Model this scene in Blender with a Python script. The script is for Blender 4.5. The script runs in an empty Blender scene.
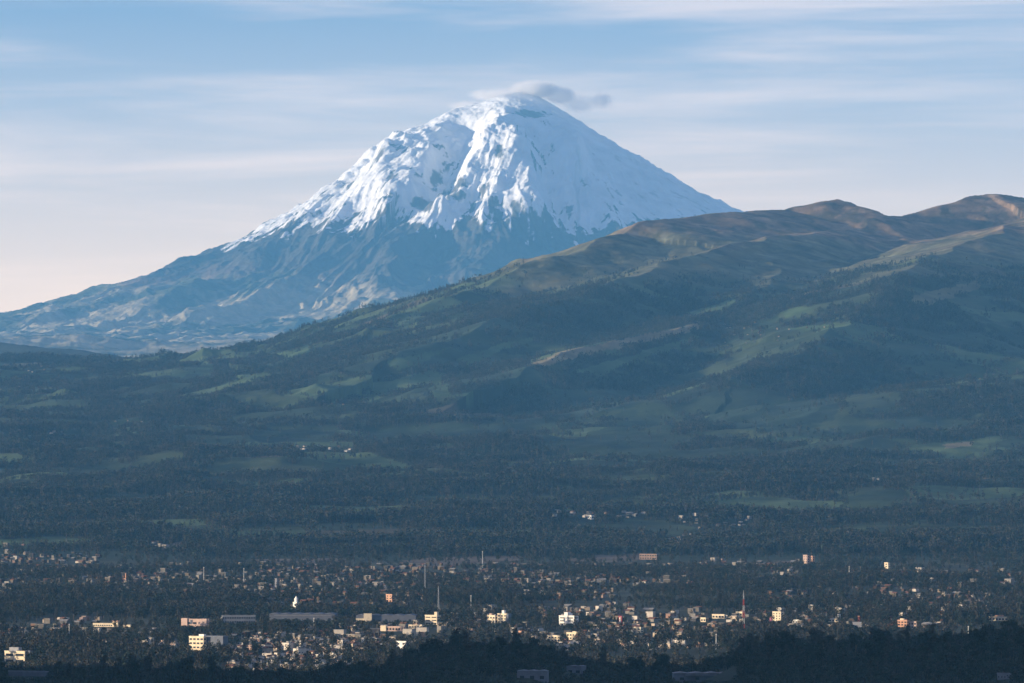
import bpy, math, random
import numpy as np
rng = np.random.default_rng(11)
random.seed(5)
R = math.radians
F, HOR, CAM = 5852.0, 443.0, 175.0
scene = bpy.context.scene
col = scene.collection

# ------------------------------------------------------------------ noise
def _h(ix, iy, s):
    n = (ix.astype(np.int64) * 374761393 + iy.astype(np.int64) * 668265263 + s * 1442695041) & 0xffffffff
    n = ((n ^ (n >> 13)) * 1274126177) & 0xffffffff
    return (n ^ (n >> 16)) & 0xffff
_A = np.linspace(0, 2 * math.pi, 256, endpoint=False)
_GC, _GS = np.cos(_A).astype(np.float32), np.sin(_A).astype(np.float32)
def gn(x, y, s=0):
    x0, y0 = np.floor(x), np.floor(y)
    fx, fy = (x - x0).astype(np.float32), (y - y0).astype(np.float32)
    ix, iy = x0.astype(np.int64), y0.astype(np.int64)
    def g(a, b):
        k = _h(ix + a, iy + b, s) & 255
        return _GC[k] * (fx - a) + _GS[k] * (fy - b)
    u, v = fx * fx * fx * (fx * (fx * 6 - 15) + 10), fy * fy * fy * (fy * (fy * 6 - 15) + 10)
    a, b, c, d = g(0, 0), g(1, 0), g(0, 1), g(1, 1)
    return 1.5 * ((a + (b - a) * u) * (1 - v) + (c + (d - c) * u) * v)
def fbm(x, y, o=4, s=0, gain=.5):
    t, a = 0, 1.0
    for i in range(o):
        t = t + a * gn(x, y, s + i * 17); x, y, a = x * 2.03 + 11.3, y * 2.03 + 5.7, a * gain
    return t
def ridged(x, y, o=4, s=0, gain=.5):
    t, a, w = 0, 1.0, 1.0
    for i in range(o):
        n = 1 - np.abs(gn(x, y, s + i * 17)) * 1.35
        n = n * n
        t = t + a * (n - .5) * w; w = np.clip(n * 1.3, 0, 1); x, y, a = x * 2.07 + 3.1, y * 2.07 + 7.7, a * gain
    return t
def ss(a, b, x):
    t = np.clip((x - a) / (b - a), 0, 1); return t * t * (3 - 2 * t)
def smax(a, b, k):
    h = np.clip(.5 + .5 * (a - b) / k, 0, 1)
    return b + (a - b) * h + k * h * (1 - h)

# ------------------------------------------------------------------ terrain height
# slow surface of the land: distance (km) against seen row, for a few directions
COLS = [-6000, -900, 0, 300, 600, 800, 1024, 1900, 7000]
DK = [0, 1, 2, 2.7, 4.3, 8.75, 10, 12, 14, 16, 18, 20, 24, 30, 37, 60]
def zrow(D, y): return CAM + (HOR - y) / F * D * 1000
_near = [135, 90, 38, 4, 0, 2]
_rows = {  # rows seen at 10,12,14,16,18,20 km then heights at 24,30,37,60
 -6000: ([530, 490, 455, 432, 418, 408], [300, 330, 420, 500]),
 -900: ([528, 486, 450, 420, 398, 382], [420, 520, 640, 800]),
 0: ([525, 481, 442, 410, 383, 366], [430, 560, 700, 900]),
 300: ([525, 478, 440, 405, 374, 357], [430, 560, 700, 900]),
 600: ([524, 476, 436, 402, 372, 360], [430, 560, 700, 900]),
 800: ([524, 475, 436, 404, 376, 366], [430, 560, 700, 900]),
 1024: ([523, 474, 435, 404, 378, 366], [430, 560, 700, 900]),
 1900: ([523, 474, 435, 404, 380, 366], [430, 560, 700, 900]),
 7000: ([530, 490, 455, 430, 415, 405], [300, 330, 400, 500])}
TAB = np.array([_near + [zrow(d, y) for d, y in zip((10, 12, 14, 16, 18, 20), _rows[c][0])] + _rows[c][1] for c in COLS])
_DF = np.linspace(0, 60, 601)
_TF = np.array([np.interp(_DF, DK, t) for t in TAB])
_k = np.exp(-np.linspace(-2, 2, 13) ** 2); _k /= _k.sum()
_TF = np.array([np.convolve(np.pad(t, 6, mode='edge'), _k, 'valid') for t in _TF])
def base(px, Y):
    d = np.clip(Y / 100., 0, 599.99); i = d.astype(int); f = d - i
    px = np.clip(px, -5999, 6999)
    j = np.clip(np.searchsorted(COLS, px, side='right') - 1, 0, len(COLS) - 2)
    c = np.array(COLS, float); t = (px - c[j]) / (c[j + 1] - c[j]); t = t * t * (3 - 2 * t)
    a = _TF[j, i] * (1 - f) + _TF[j, i + 1] * f
    b = _TF[j + 1, i] * (1 - f) + _TF[j + 1, i + 1] * f
    return a * (1 - t) + b * t

# crest lines: (column, row, km), near-side slope, far-side slope
def P(l): return [((x - 512) / F * D * 1000, D * 1000, zrow(D, y)) for x, y, D in l]
CRESTS = [
 (P([(1700, 230, 22.5), (1250, 205, 21.8), (1100, 200, 21.4), (1024, 196, 21), (997, 192, 20.9), (985, 192, 20.9), (960, 198, 20.8), (935, 205, 20.7), (912, 215, 20.6), (885, 214, 20.6), (866, 206, 20.5), (850, 200, 20.5), (836, 197, 20.4), (815, 201, 20.3),
     (792, 208, 20.2), (740, 210, 20), (705, 211, 19.8), (670, 216, 19.6), (640, 220, 19.4), (622, 230, 19.3), (600, 240, 19.1), (560, 252, 18.9), (500, 275, 18.6), (450, 292, 18.3), (400, 314, 18), (345, 337, 17.7), (290, 358, 17.4)]), .26, .3),
 (P([(870, 226, 20.1), (800, 232, 19.4), (740, 240, 18.7), (690, 256, 18.2), (640, 272, 17.8), (590, 287, 17.3), (530, 303, 16.9), (460, 330, 16.4), (400, 352, 16)]), .30, .22),
 (P([(800, 246, 19), (786, 262, 18.4), (765, 283, 17.8), (735, 300, 17.3), (690, 318, 16.8), (640, 333, 16.3), (590, 346, 15.9), (530, 364, 15.5)]), .34, .2),
 (P([(1250, 200, 20.5), (1100, 208, 20), (1040, 214, 19.5), (1005, 228, 18.9), (965, 243, 18.2), (925, 258, 17.6), (893, 276, 17), (868, 297, 16.5), (850, 320, 16), (800, 352, 15.5), (740, 380, 15)]), .24, .22),
 (P([(1300, 345, 15.5), (1100, 366, 15), (1024, 371, 14.7), (950, 382, 14.5), (890, 392, 14.3), (830, 404, 14.1), (760, 420, 13.9), (690, 432, 13.7)]), .12, .1),
 (P([(1200, 405, 13.6), (1060, 416, 13.4), (960, 424, 13.2), (880, 434, 13), (800, 452, 12.8), (740, 466, 12.5)]), .13, .12),
 (P([(250, 420, 14.8), (290, 405, 14.9), (330, 401, 15), (400, 404, 15.1), (450, 408, 15.2)]), .12, .1),
 (P([(60, 446, 13.6), (150, 434, 13.8), (230, 430, 14), (300, 436, 14)]), .1, .1),
 (P([(420, 470, 12.1), (500, 462, 12.3), (600, 458, 12.5), (680, 462, 12.4)]), .09, .1),
 (P([(130, 380, 17.3), (190, 366, 17.8), (240, 360, 18.1), (300, 357, 17.8)]), .1, .1),
 (P([(-900, 335, 26), (-300, 330, 26), (0, 340, 25.5), (60, 347, 25), (110, 354, 24.5), (160, 364, 24)]), .16, .14),
]
def seg(X, Y, pl):
    """distance to a polyline, height along it, side (+1 = near/right)"""
    bd = np.full(X.shape, 1e12); bz = np.zeros(X.shape); bs = np.zeros(X.shape)
    for (x0, y0, z0), (x1, y1, z1) in zip(pl[:-1], pl[1:]):
        dx, dy = x1 - x0, y1 - y0; L = dx * dx + dy * dy
        t = np.clip(((X - x0) * dx + (Y - y0) * dy) / L, 0, 1)
        ex, ey = X - x0 - t * dx, Y - y0 - t * dy
        d = ex * ex + ey * ey
        m = d < bd
        bd = np.where(m, d, bd); bz = np.where(m, z0 + t * (z1 - z0), bz); bs = np.where(m, np.sign(dx * ey - dy * ex), bs)
    return np.sqrt(bd), bz, bs
RISE_U = [-6000, -200, 0, 150, 300, 380, 415, 450, 530, 580, 640, 700, 735, 780, 850, 940, 1010, 1100, 7000]
RISE_Y = [690, 670, 670, 674, 679, 672, 656, 645, 646, 662, 670, 670, 656, 643, 643, 638, 631, 628, 660]

VX, VY = 68.0, 50000.0
S50 = 50000 / F
PL = np.array([(0, 91), (20, 95), (30, 99), (50, 109), (70, 120), (90, 133), (120, 151), (170, 180), (220, 208), (270, 236), (320, 259), (370, 280), (420, 296), (470, 307), (520, 319), (600, 331), (700, 343), (850, 352), (1200, 362), (3000, 385)], float)
PR = [0, 3] * (np.arange(15)[:, None] > 4) + np.array([(0, 91), (20, 97), (40, 109), (80, 135), (130, 164), (180, 191), (215, 207), (300, 247), (400, 285), (520, 316), (620, 332), (750, 347), (900, 356), (1300, 365), (3000, 388)], float)
def cone(X, Y):
    dx, dy = X - VX, Y - VY
    r = np.hypot(dx, dy); c = dx / np.maximum(r, 1)
    w = .5 + .5 * np.sin(c * math.pi / 2)
    zl = CAM + (HOR - np.interp(r / S50, PL[:, 0], PL[:, 1])) * S50
    zr = CAM + (HOR - np.interp(r / S50, PR[:, 0], PR[:, 1])) * S50
    return zl * (1 - w) + zr * w, r, np.arctan2(dy, dx)
def cone_hit(x, y):
    D = np.arange(38000, 50400, 20.); X = (x - 512) / F * D
    z, _, _ = cone(X, D); k = np.argmax(z >= CAM + (HOR - y) / F * D)
    return X[k], D[k], z[k]
# ribs of the upper cone: pixel run, height, left width, right width
RIBS = [
 ([(462, 114), (450, 124), (440, 140), (432, 165), (420, 190), (404, 215)], 130, 620, 130),
 ([(517, 98), (507, 122), (508, 140), (490, 164), (474, 188), (455, 212), (440, 232)], 150, 210, 170),
 ([(524, 168), (524, 185), (530, 205), (538, 226)], 110, 300, 100),
 ([(530, 101), (552, 117), (568, 134), (577, 152), (577, 174)], 165, 560, 75),
 ([(470, 128), (455, 160), (446, 195), (440, 222)], -110, 170, 170),
 ([(541, 150), (545, 180), (556, 215)], -70, 120, 160),
 ([(515, 180), (500, 205), (488, 228), (480, 250)], 70, 160, 90),
 ([(420, 130), (380, 165), (340, 200), (300, 235)], 60, 260, 140),
 ([(400, 165), (370, 200), (345, 230), (325, 255)], 55, 180, 110),
 ([(600, 190), (615, 215), (622, 245)], 40, 160, 120),
 ([(440, 240), (400, 270), (380, 300), (375, 325)], 80, 300, 160),
 ([(300, 240), (230, 280), (150, 315)], 60, 300, 160),
 ([(340, 262), (280, 292), (200, 325)], 60, 300, 160),
 ([(200, 265), (120, 298), (40, 325)], 50, 300, 200),
 ([(520, 225), (500, 255), (470, 290)], 80, 260, 150),
]
RIBW = [([cone_hit(x, y) for x, y in pts], A, wl, wr) for pts, A, wl, wr in RIBS]

def volcano(X, Y):
    z, r, th = cone(X, Y)
    wx = X + 260 * gn(X / 1500, Y / 1500, 91); wy = Y + 260 * gn(X / 1500, Y / 1500, 92)
    th2 = np.arctan2(wy - VY, wx - VX) + .10 * fbm(X / 2600, Y / 2600, 3, 93)
    amp = ss(250, 2000, r) * (1 - .55 * ss(3500, 7000, r))
    lr = np.log(np.maximum(r, 200) / 200.)
    g = ridged(th2 * 7.5 + 3, lr * 1.1, 3, 31, .55)
    g2 = ridged(th2 * 24, lr * 2.6 + 9, 3, 55, .5)
    low = ss(2600, 4200, r)
    upz = .3 + .7 * ss(1900, 3600, r)
    z = z + amp * (75 * g * upz + (22 + 4 * low) * g2) * .9
    cr = fbm(X / 170, Y / 170, 4, 71, .55)
    z = z + (14 + 18 * ss(-.1, .5, gn(X / 900, Y / 900, 17))) * cr * ss(100, 500, r) * (1 - .6 * low)
    z = z + 22 * ridged(X / 420 + 4, Y / 420, 4, 37, .55) * ss(200, 900, r) * (1 - ss(-.2, .9, np.cos(th)) * .8)
    z = z + low * 34 * fbm(X / 1300, Y / 1300, 5, 73) + low * 40 * fbm(np.arctan2(Y - VY, X - VX) * 11, lr * 2.5, 4, 76)
    for pl, A, wl, wr in RIBW:
        x0, x1 = min(p[0] for p in pl) - 1500, max(p[0] for p in pl) + 1500
        y0, y1 = min(p[1] for p in pl) - 1500, max(p[1] for p in pl) + 1500
        m = (X > x0) & (X < x1) & (Y > y0) & (Y < y1)
        if not m.any(): continue
        Xm, Ym = X[m], Y[m]
        wob = 50 * fbm(Xm / 260, Ym / 260, 3, 41)
        d, _, s = seg(Xm + wob, Ym + wob, pl)
        w = np.where(s < 0, wl, wr)
        ends = 1.0
        ends = ss(150, 1500, np.hypot(Xm - VX, Ym - VY))
        z[m] = z[m] + 1.6 * A * np.exp(-(d / w) ** 1.5) * ends
    return z

def H(X, Y):
    X = np.asarray(X, float); Y = np.asarray(Y, float)
    sh = X.shape; X = X.ravel(); Y = np.maximum(Y.ravel(), 1.)
    px = 512 + F * X / Y
    z = base(px, Y)
    # wooded rise in front of the town
    ry = np.interp(px, RISE_U, RISE_Y)
    z = z + (CAM - (ry - HOR) / F * 3300 - 10) * np.exp(-.5 * ((Y - 3300) / 450.) ** 2) * (1 + .06 * gn(X / 90, Y / 90, 5))
    # unseen hill added left of the view to cast shade over the rise
    z = z + 330 * np.exp(-np.abs((X + 1300) / 330.) ** 2.2) * ss(1900, 2300, Y) * (1 - ss(3350, 3600, Y))
    z = z + 2.5 * fbm(X / 600, Y / 600, 3, 6) * ss(2000, 5000, Y)
    mid = ss(8700, 10500, Y) * (1 - ss(34000, 40000, Y))
    up = ss(12500, 16000, Y)
    z = z + mid * (22 + 10 * up) * fbm(X / 1100, Y / 700, 4, 7)
    z = z + mid * 17 * fbm(X / 300, Y / 260, 3, 9) * ss(9500, 12500, Y)
    m = (Y > 8700) & (Y < 33000)
    if m.any():
        Xm, Ym, zm = X[m], Y[m], z[m]
        wx = Xm + 120 * fbm(Xm / 900, Ym / 900, 3, 61); wy = Ym + 120 * fbm(Xm / 900, Ym / 900, 3, 62)
        for k, (pl, sn, sf) in enumerate(CRESTS):
            ymin = min(p[1] for p in pl) - 5000; ymax = max(p[1] for p in pl) + 4500
            q = (Ym > ymin) & (Ym < ymax)
            if not q.any(): continue
            a = ss(0, 500, np.hypot(0, 1)) if False else 1
            wb = 55 * fbm(Xm[q] / 380, Ym[q] / 380, 3, 64); wc = 55 * fbm(Xm[q] / 380 + 40, Ym[q] / 380, 3, 65)
            d0, bz, s = seg(Xm[q] + wb, Ym[q] + wc, pl); bz = bz + 7 * fbm(Xm[q] / 260, Ym[q] / 260, 3, 66)
            d1, _, _ = seg(wx[q], wy[q], pl)
            d = d0 + (d1 - d0) * ss(0, 500, d0)
            # crest lines run from right to left, so the far side is the right-hand side
            sl = np.where(s > 0, sn, sf)
            gul = ridged(Xm[q] / 900 + k * 7, Ym[q] / 900, 4, 81 + k, .42)
            fl = 1 - .35 * ss(1200, 4500, d)
            t = bz - sl * d * fl - 6 + ss(60, 900, d) * (58 * gul) + ss(30, 400, d) * 11 * ridged(Xm[q] / 260, Ym[q] / 260, 3, 83, .4)
            zm[q] = smax(t, zm[q], 45. if k < 4 else 18.)
        z[m] = zm
    m = Y > 33000
    if m.any():
        v = volcano(X[m], Y[m]); a = ss(33000, 37500, Y[m])
        z[m] = z[m] * (1 - a) + v * a
    return z.reshape(sh)

def hit(x, y, d0=2700, d1=26000, step=10.):
    D = np.arange(d0, d1, step); X = (x - 512) / F * D
    z = H(X, D); m = z >= CAM + (HOR - y) / F * D
    k = int(np.argmax(m)) if m.any() else len(D) - 1
    return float(X[k]), float(D[k]), float(z[k])
def hits(xs, ys, d0=2700, d1=12000, step=25.):
    D = np.arange(d0, d1, step)
    X = (xs[:, None] - 512) / F * D[None]; YY = np.broadcast_to(D[None], X.shape)
    m = H(X, YY) >= CAM + (HOR - ys[:, None]) / F * D[None]
    k = np.where(m.any(1), m.argmax(1), len(D) - 1)
    return X[np.arange(len(xs)), k], D[k]

# ------------------------------------------------------------------ materials
def new_mat(name):
    m = bpy.data.materials.new(name); m.use_nodes = True
    nt = m.node_tree; b = nt.nodes['Principled BSDF']
    b.inputs['Roughness'].default_value = .9
    b.inputs['Specular IOR Level'].default_value = .15
    return m, nt, b
def N(nt, t, **k):
    n = nt.nodes.new(t)
    for a, v in k.items(): setattr(n, a, v)
    return n
def simple(name, c, var=.25, scale=.4, rough=.85, spec=.15, rand=0.0):
    m, nt, b = new_mat(name)
    b.inputs['Roughness'].default_value = rough; b.inputs['Specular IOR Level'].default_value = spec
    g = N(nt, 'ShaderNodeNewGeometry'); n = N(nt, 'ShaderNodeTexNoise'); n.inputs['Scale'].default_value = scale; n.inputs['Detail'].default_value = 3
    nt.links.new(g.outputs['Position'], n.inputs['Vector'])
    mr = N(nt, 'ShaderNodeMapRange'); mr.inputs['From Min'].default_value = .3; mr.inputs['From Max'].default_value = .7
    mr.inputs['To Min'].default_value = 1 - var; mr.inputs['To Max'].default_value = 1 + var
    nt.links.new(n.outputs['Fac'], mr.inputs['Value'])
    fac = mr.outputs[0]
    if rand:
        oi = N(nt, 'ShaderNodeObjectInfo'); m2 = N(nt, 'ShaderNodeMapRange')
        m2.inputs['To Min'].default_value = 1 - rand; m2.inputs['To Max'].default_value = 1 + rand
        nt.links.new(oi.outputs['Random'], m2.inputs['Value'])
        mu = N(nt, 'ShaderNodeMath', operation='MULTIPLY'); nt.links.new(fac, mu.inputs[0]); nt.links.new(m2.outputs[0], mu.inputs[1]); fac = mu.outputs[0]
    v = N(nt, 'ShaderNodeVectorMath', operation='SCALE'); v.inputs[0].default_value = c[:3]
    nt.links.new(fac, v.inputs['Scale']); nt.links.new(v.outputs[0], b.inputs['Base Color'])
    return m
def attr_mat(name, attr, s1, s2, bump, bdist, var=.3):
    m, nt, b = new_mat(name)
    a = N(nt, 'ShaderNodeAttribute', attribute_name=attr); g = N(nt, 'ShaderNodeNewGeometry')
    n1 = N(nt, 'ShaderNodeTexNoise'); n1.inputs['Scale'].default_value = s1; n1.inputs['Detail'].default_value = 6
    n2 = N(nt, 'ShaderNodeTexNoise'); n2.inputs['Scale'].default_value = s2; n2.inputs['Detail'].default_value = 5; n2.inputs['Roughness'].default_value = .65
    for n in (n1, n2): nt.links.new(g.outputs['Position'], n.inputs['Vector'])
    mr = N(nt, 'ShaderNodeMapRange'); mr.inputs['From Min'].default_value = .3; mr.inputs['From Max'].default_value = .7
    mr.inputs['To Min'].default_value = 1 - var; mr.inputs['To Max'].default_value = 1 + var
    nt.links.new(n1.outputs['Fac'], mr.inputs['Value'])
    v = N(nt, 'ShaderNodeVectorMath', operation='SCALE')
    nt.links.new(a.outputs['Color'], v.inputs[0]); nt.links.new(mr.outputs[0], v.inputs['Scale'])
    nt.links.new(v.outputs[0], b.inputs['Base Color'])
    bp = N(nt, 'ShaderNodeBump'); bp.inputs['Strength'].default_value = bump; bp.inputs['Distance'].default_value = bdist
    nt.links.new(n2.outputs['Fac'], bp.inputs['Height']); nt.links.new(bp.outputs[0], b.inputs['Normal'])
    return m

# ------------------------------------------------------------------ mesh helpers
def np_mesh(name, V, Fq, mat, nper=4, smooth=False, cols=None, attr='land_colour', domain='POINT'):
    me = bpy.data.meshes.new(name)
    me.vertices.add(len(V)); me.vertices.foreach_set('co', np.ascontiguousarray(V, np.float32).ravel())
    nf = len(Fq)
    me.loops.add(nf * nper); me.loops.foreach_set('vertex_index', np.ascontiguousarray(Fq, np.int32).ravel())
    me.polygons.add(nf); me.polygons.foreach_set('loop_start', np.arange(0, nf * nper, nper, dtype=np.int32))
    me.update(calc_edges=True)
    me.polygons.foreach_set('use_smooth', np.full(nf, smooth))
    if cols is not None:
        a = me.attributes.new(attr, 'FLOAT_COLOR', domain)
        c = np.ones((len(cols), 4), np.float32); c[:, :3] = cols
        a.data.foreach_set('color', c.ravel())
    if mat is not None: me.materials.append(mat)
    return me
def link(name, me, parent=None, kind=None, label=None, cat=None, group=None, loc=None):
    o = bpy.data.objects.new(name, me); col.objects.link(o)
    if loc: o.location = loc
    if parent is not None: o.parent = parent
    if kind: o['kind'] = kind
    tag(o, label, cat, group)
    return o
def tag(o, label=None, cat=None, group=None):
    if label: o['label'] = label
    if cat: o['category'] = cat
    if group: o['group'] = group
    return o

# ------------------------------------------------------------------ terrain grid
cx = np.concatenate([-np.geomspace(6000, 60, 34), np.arange(-45, 1070, 1.1), 1024 + np.geomspace(60, 6000, 34)])
def rows(*parts):
    return np.concatenate([np.linspace(a, b, n, endpoint=False) for a, b, n in parts])
D_ground = np.concatenate([rows((20, 2700, 50), (2700, 4300, 90), (4300, 8700, 190)), [8700.]])
D_hills = np.concatenate([rows((8700, 21500, 900), (21500, 26500, 130)), [26500.]])
D_volc = np.concatenate([rows((26500, 38000, 60), (38000, 42500, 160), (42500, 51200, 820), (51200, 55000, 20)), [55000.]])

def poly_mask(px, py, poly):
    ins = np.zeros(px.shape, bool); j = len(poly) - 1
    for i in range(len(poly)):
        xi, yi = poly[i]; xj, yj = poly[j]
        ins ^= ((yi > py) != (yj > py)) & (px < (xj - xi) * (py - yi) / (yj - yi + 1e-9) + xi); j = i
    return ins
# meadows and bare fields, outlined on the map of the land (column, row seen from the look-out)
MEADOWS = [
 ([(455, 360), (520, 338), (545, 336), (505, 350), (470, 366)], 0), ([(385, 362), (440, 350), (452, 346), (430, 360), (395, 370)], 0),
 ([(530, 364), (560, 352), (640, 336), (700, 322), (698, 330), (640, 344), (590, 354), (545, 366)], 1),
 ([(575, 372), (620, 358), (700, 335), (690, 345), (640, 362), (600, 376)], 0),
 ([(428, 388), (434, 383), (448, 386), (450, 396), (430, 398)], 0), ([(440, 397), (485, 390), (486, 393), (450, 399)], 0),
 ([(362, 400), (400, 387), (398, 392), (370, 402)], 0), ([(230, 378), (268, 373), (270, 377), (235, 381)], 0),
 ([(265, 356), (300, 348), (318, 340), (308, 352), (290, 360)], 0), ([(130, 372), (150, 369), (150, 372), (132, 375)], 0),
 ([(165, 374), (190, 370), (205, 366), (200, 372), (175, 378)], 0), ([(195, 370), (205, 362), (214, 364), (212, 374), (200, 376)], 0),
 ([(700, 262), (790, 236), (768, 246), (735, 262), (690, 270)], 2), ([(500, 292), (570, 272), (565, 282), (520, 298)], 2),
 ([(690, 312), (740, 298), (735, 306), (700, 318)], 0), ([(712, 345), (740, 340), (765, 341), (750, 346), (725, 348)], 4), ([(785, 329), (820, 325), (850, 322), (840, 326), (800, 332)], 0),
 ([(780, 312), (812, 306), (810, 312), (785, 318)], 0), ([(840, 398), (900, 392), (905, 402), (880, 410), (850, 408)], 4),
 ([(910, 390), (960, 384), (1024, 381), (1024, 384), (960, 390), (920, 396)], 4), ([(915, 295), (980, 280), (975, 290), (930, 305), (915, 305)], 2),
 ([(985, 442), (1024, 440), (1024, 448), (990, 447)], 4), ([(940, 445), (975, 441), (970, 447), (945, 449)], 1), ([(985, 499), (1024, 496), (1024, 503), (990, 504)], 4),
 ([(505, 466), (560, 456), (590, 446), (585, 452), (555, 462), (510, 469)], 4), ([(0, 363), (45, 363), (44, 366), (0, 367)], 1), ([(10, 375), (60, 374), (60, 378), (12, 379)], 4),
 ([(255, 560), (345, 557), (345, 567), (255, 566)], 5), ([(402, 560), (440, 557), (520, 555), (520, 560), (440, 567), (402, 568)], 5),
 ([(560, 560), (600, 554), (656, 553), (656, 559), (600, 562)], 5), ([(735, 563), (800, 560), (800, 564), (740, 567)], 5),
 ([(160, 545), (182, 541), (183, 549), (165, 551)], 5), ([(640, 390), (690, 378), (700, 382), (650, 396)], 6), ([(360, 430), (440, 424), (560, 420), (560, 432), (450, 440), (370, 440)], 6),
 ([(250, 432), (330, 425), (345, 432), (330, 442), (260, 442)], 6), ([(720, 405), (840, 398), (835, 420), (760, 432), (700, 425)], 6),
 ([(540, 440), (640, 432), (700, 438), (660, 456), (590, 458)], 6), ([(215, 440), (300, 428), (340, 430), (290, 436), (225, 446)], 6), ([(600, 525), (660, 520), (700, 528), (680, 534), (610, 532)], 4),
 ([(60, 470), (140, 462), (160, 466), (80, 478)], 6),
]
GREEN = np.array([(.065, .10, .045), (.22, .185, .11), (.13, .12, .065), (.05, .07, .03), (.05, .068, .036), (.15, .12, .09), (.026, .042, .026)])
def land(X, Y, Z):
    """returns base colour and how much forest grows there"""
    px = 512 + F * X / Y; py = HOR + F * (CAM - Z) / Y
    n1 = fbm(X / 500, Y / 500, 4, 201); n2 = fbm(X / 130, Y / 130, 4, 202); n3 = fbm(X / 1800, Y / 1800, 3, 203)
    soil = np.empty((len(X), 3))
    mead = np.array((.034, .050, .028)); wood = np.array((.024, .034, .022)); brown = np.array((.22, .15, .10)); para = np.array((.14, .135, .08))
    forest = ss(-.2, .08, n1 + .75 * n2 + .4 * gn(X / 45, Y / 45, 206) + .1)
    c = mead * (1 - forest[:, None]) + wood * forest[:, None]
    # field parcels
    a = .5; u, v = (X * math.cos(a) + Y * math.sin(a)) / 240, (-X * math.sin(a) + Y * math.cos(a)) / 210
    u = u + .4 * gn(u, v, 7); v = v + .4 * gn(u, v, 8)
    cell = (_h(np.floor(u).astype(int), np.floor(v).astype(int), 5) & 255) / 255.
    fld = (1 - forest) * ss(8700, 9500, Y)
    tint = np.stack([.025 + .045 * cell, .04 + .045 * cell ** .7, .022 + .018 * cell], 1)
    c = c * (1 - .7 * fld[:, None]) + tint * .7 * fld[:, None]
    c2 = (_h(np.floor(u).astype(int) + 91, np.floor(v).astype(int), 15) & 255) / 255.
    eb = np.minimum(np.abs(u - np.round(u)), np.abs(v - np.round(v)))
    rural = ss(9000, 9800, Y) * (Y < 30000) * (n3 + .5 * gn(X / 700, Y / 700, 207) > -.35)
    open_ = rural * (c2 > .60)
    hedge = (eb < .055 + .03 * n2)
    forest = np.where(open_ > 0, np.where(hedge, .75, .02), forest)
    vivid = np.where((c2 > .84)[:, None], np.array((.08, .115, .055)), np.where((c2 > .81)[:, None], np.array((.10, .085, .055)), np.array((.028, .042, .026)) * (.7 + .9 * cell[:, None])))
    c = np.where((open_ > 0)[:, None], vivid * (1 + .25 * n2[:, None]), c)
    # heights: bare brown moor above ~ 700 m over the camera
    alt = (Z - CAM) + 90 * n1 + 60 * n3
    k = ss(450, 600, alt)[:, None] * (Y < 30000)[:, None]
    up = para * (1 - ss(600, 720, alt)[:, None]) + brown * ss(600, 720, alt)[:, None]
    n5 = fbm(X / 60, Y / 45, 4, 209, .6)
    up = up * (1 + .35 * n2[:, None] + .4 * n5[:, None])
    gm = ss(.0, .45, ridged(X / 420 + .6 * n2, Y / 520, 3, 88))[:, None]
    up = up * (1 - .6 * gm) + np.array((.04, .045, .027)) * .6 * gm
    c = c * (1 - k) + up * k
    forest = forest * (1 - .97 * k[:, 0]);  forest = np.where(k[:, 0] > .8, -1, forest)
    # town floor
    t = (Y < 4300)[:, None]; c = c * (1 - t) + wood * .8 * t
    t = (ss(4200, 4500, Y) * (1 - ss(8400, 8800, Y)))[:, None]
    c = c * (1 - t) + (np.array((.055, .06, .038)) * (1 + .5 * n2[:, None])) * t
    wpx, wpy = px + 5 * n2, py + 1.6 * gn(X / 60, Y / 60, 44)
    for poly, g in MEADOWS:
        bx = [p[0] for p in poly]; by = [p[1] for p in poly]
        q = (wpx > min(bx) - 3) & (wpx < max(bx) + 3) & (wpy > min(by) - 2) & (wpy < max(by) + 2) & (Y < 24000)
        idx = np.where(q)[0]
        if len(idx) == 0: continue
        ins = poly_mask(wpx[idx], wpy[idx], poly); idx = idx[ins]
        c[idx] = GREEN[g] * (1 + .3 * n2[idx])[:, None]; forest[idx] *= .03 if g != 3 else .12
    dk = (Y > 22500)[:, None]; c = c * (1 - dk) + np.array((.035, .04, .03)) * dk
    return c, forest
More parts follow.
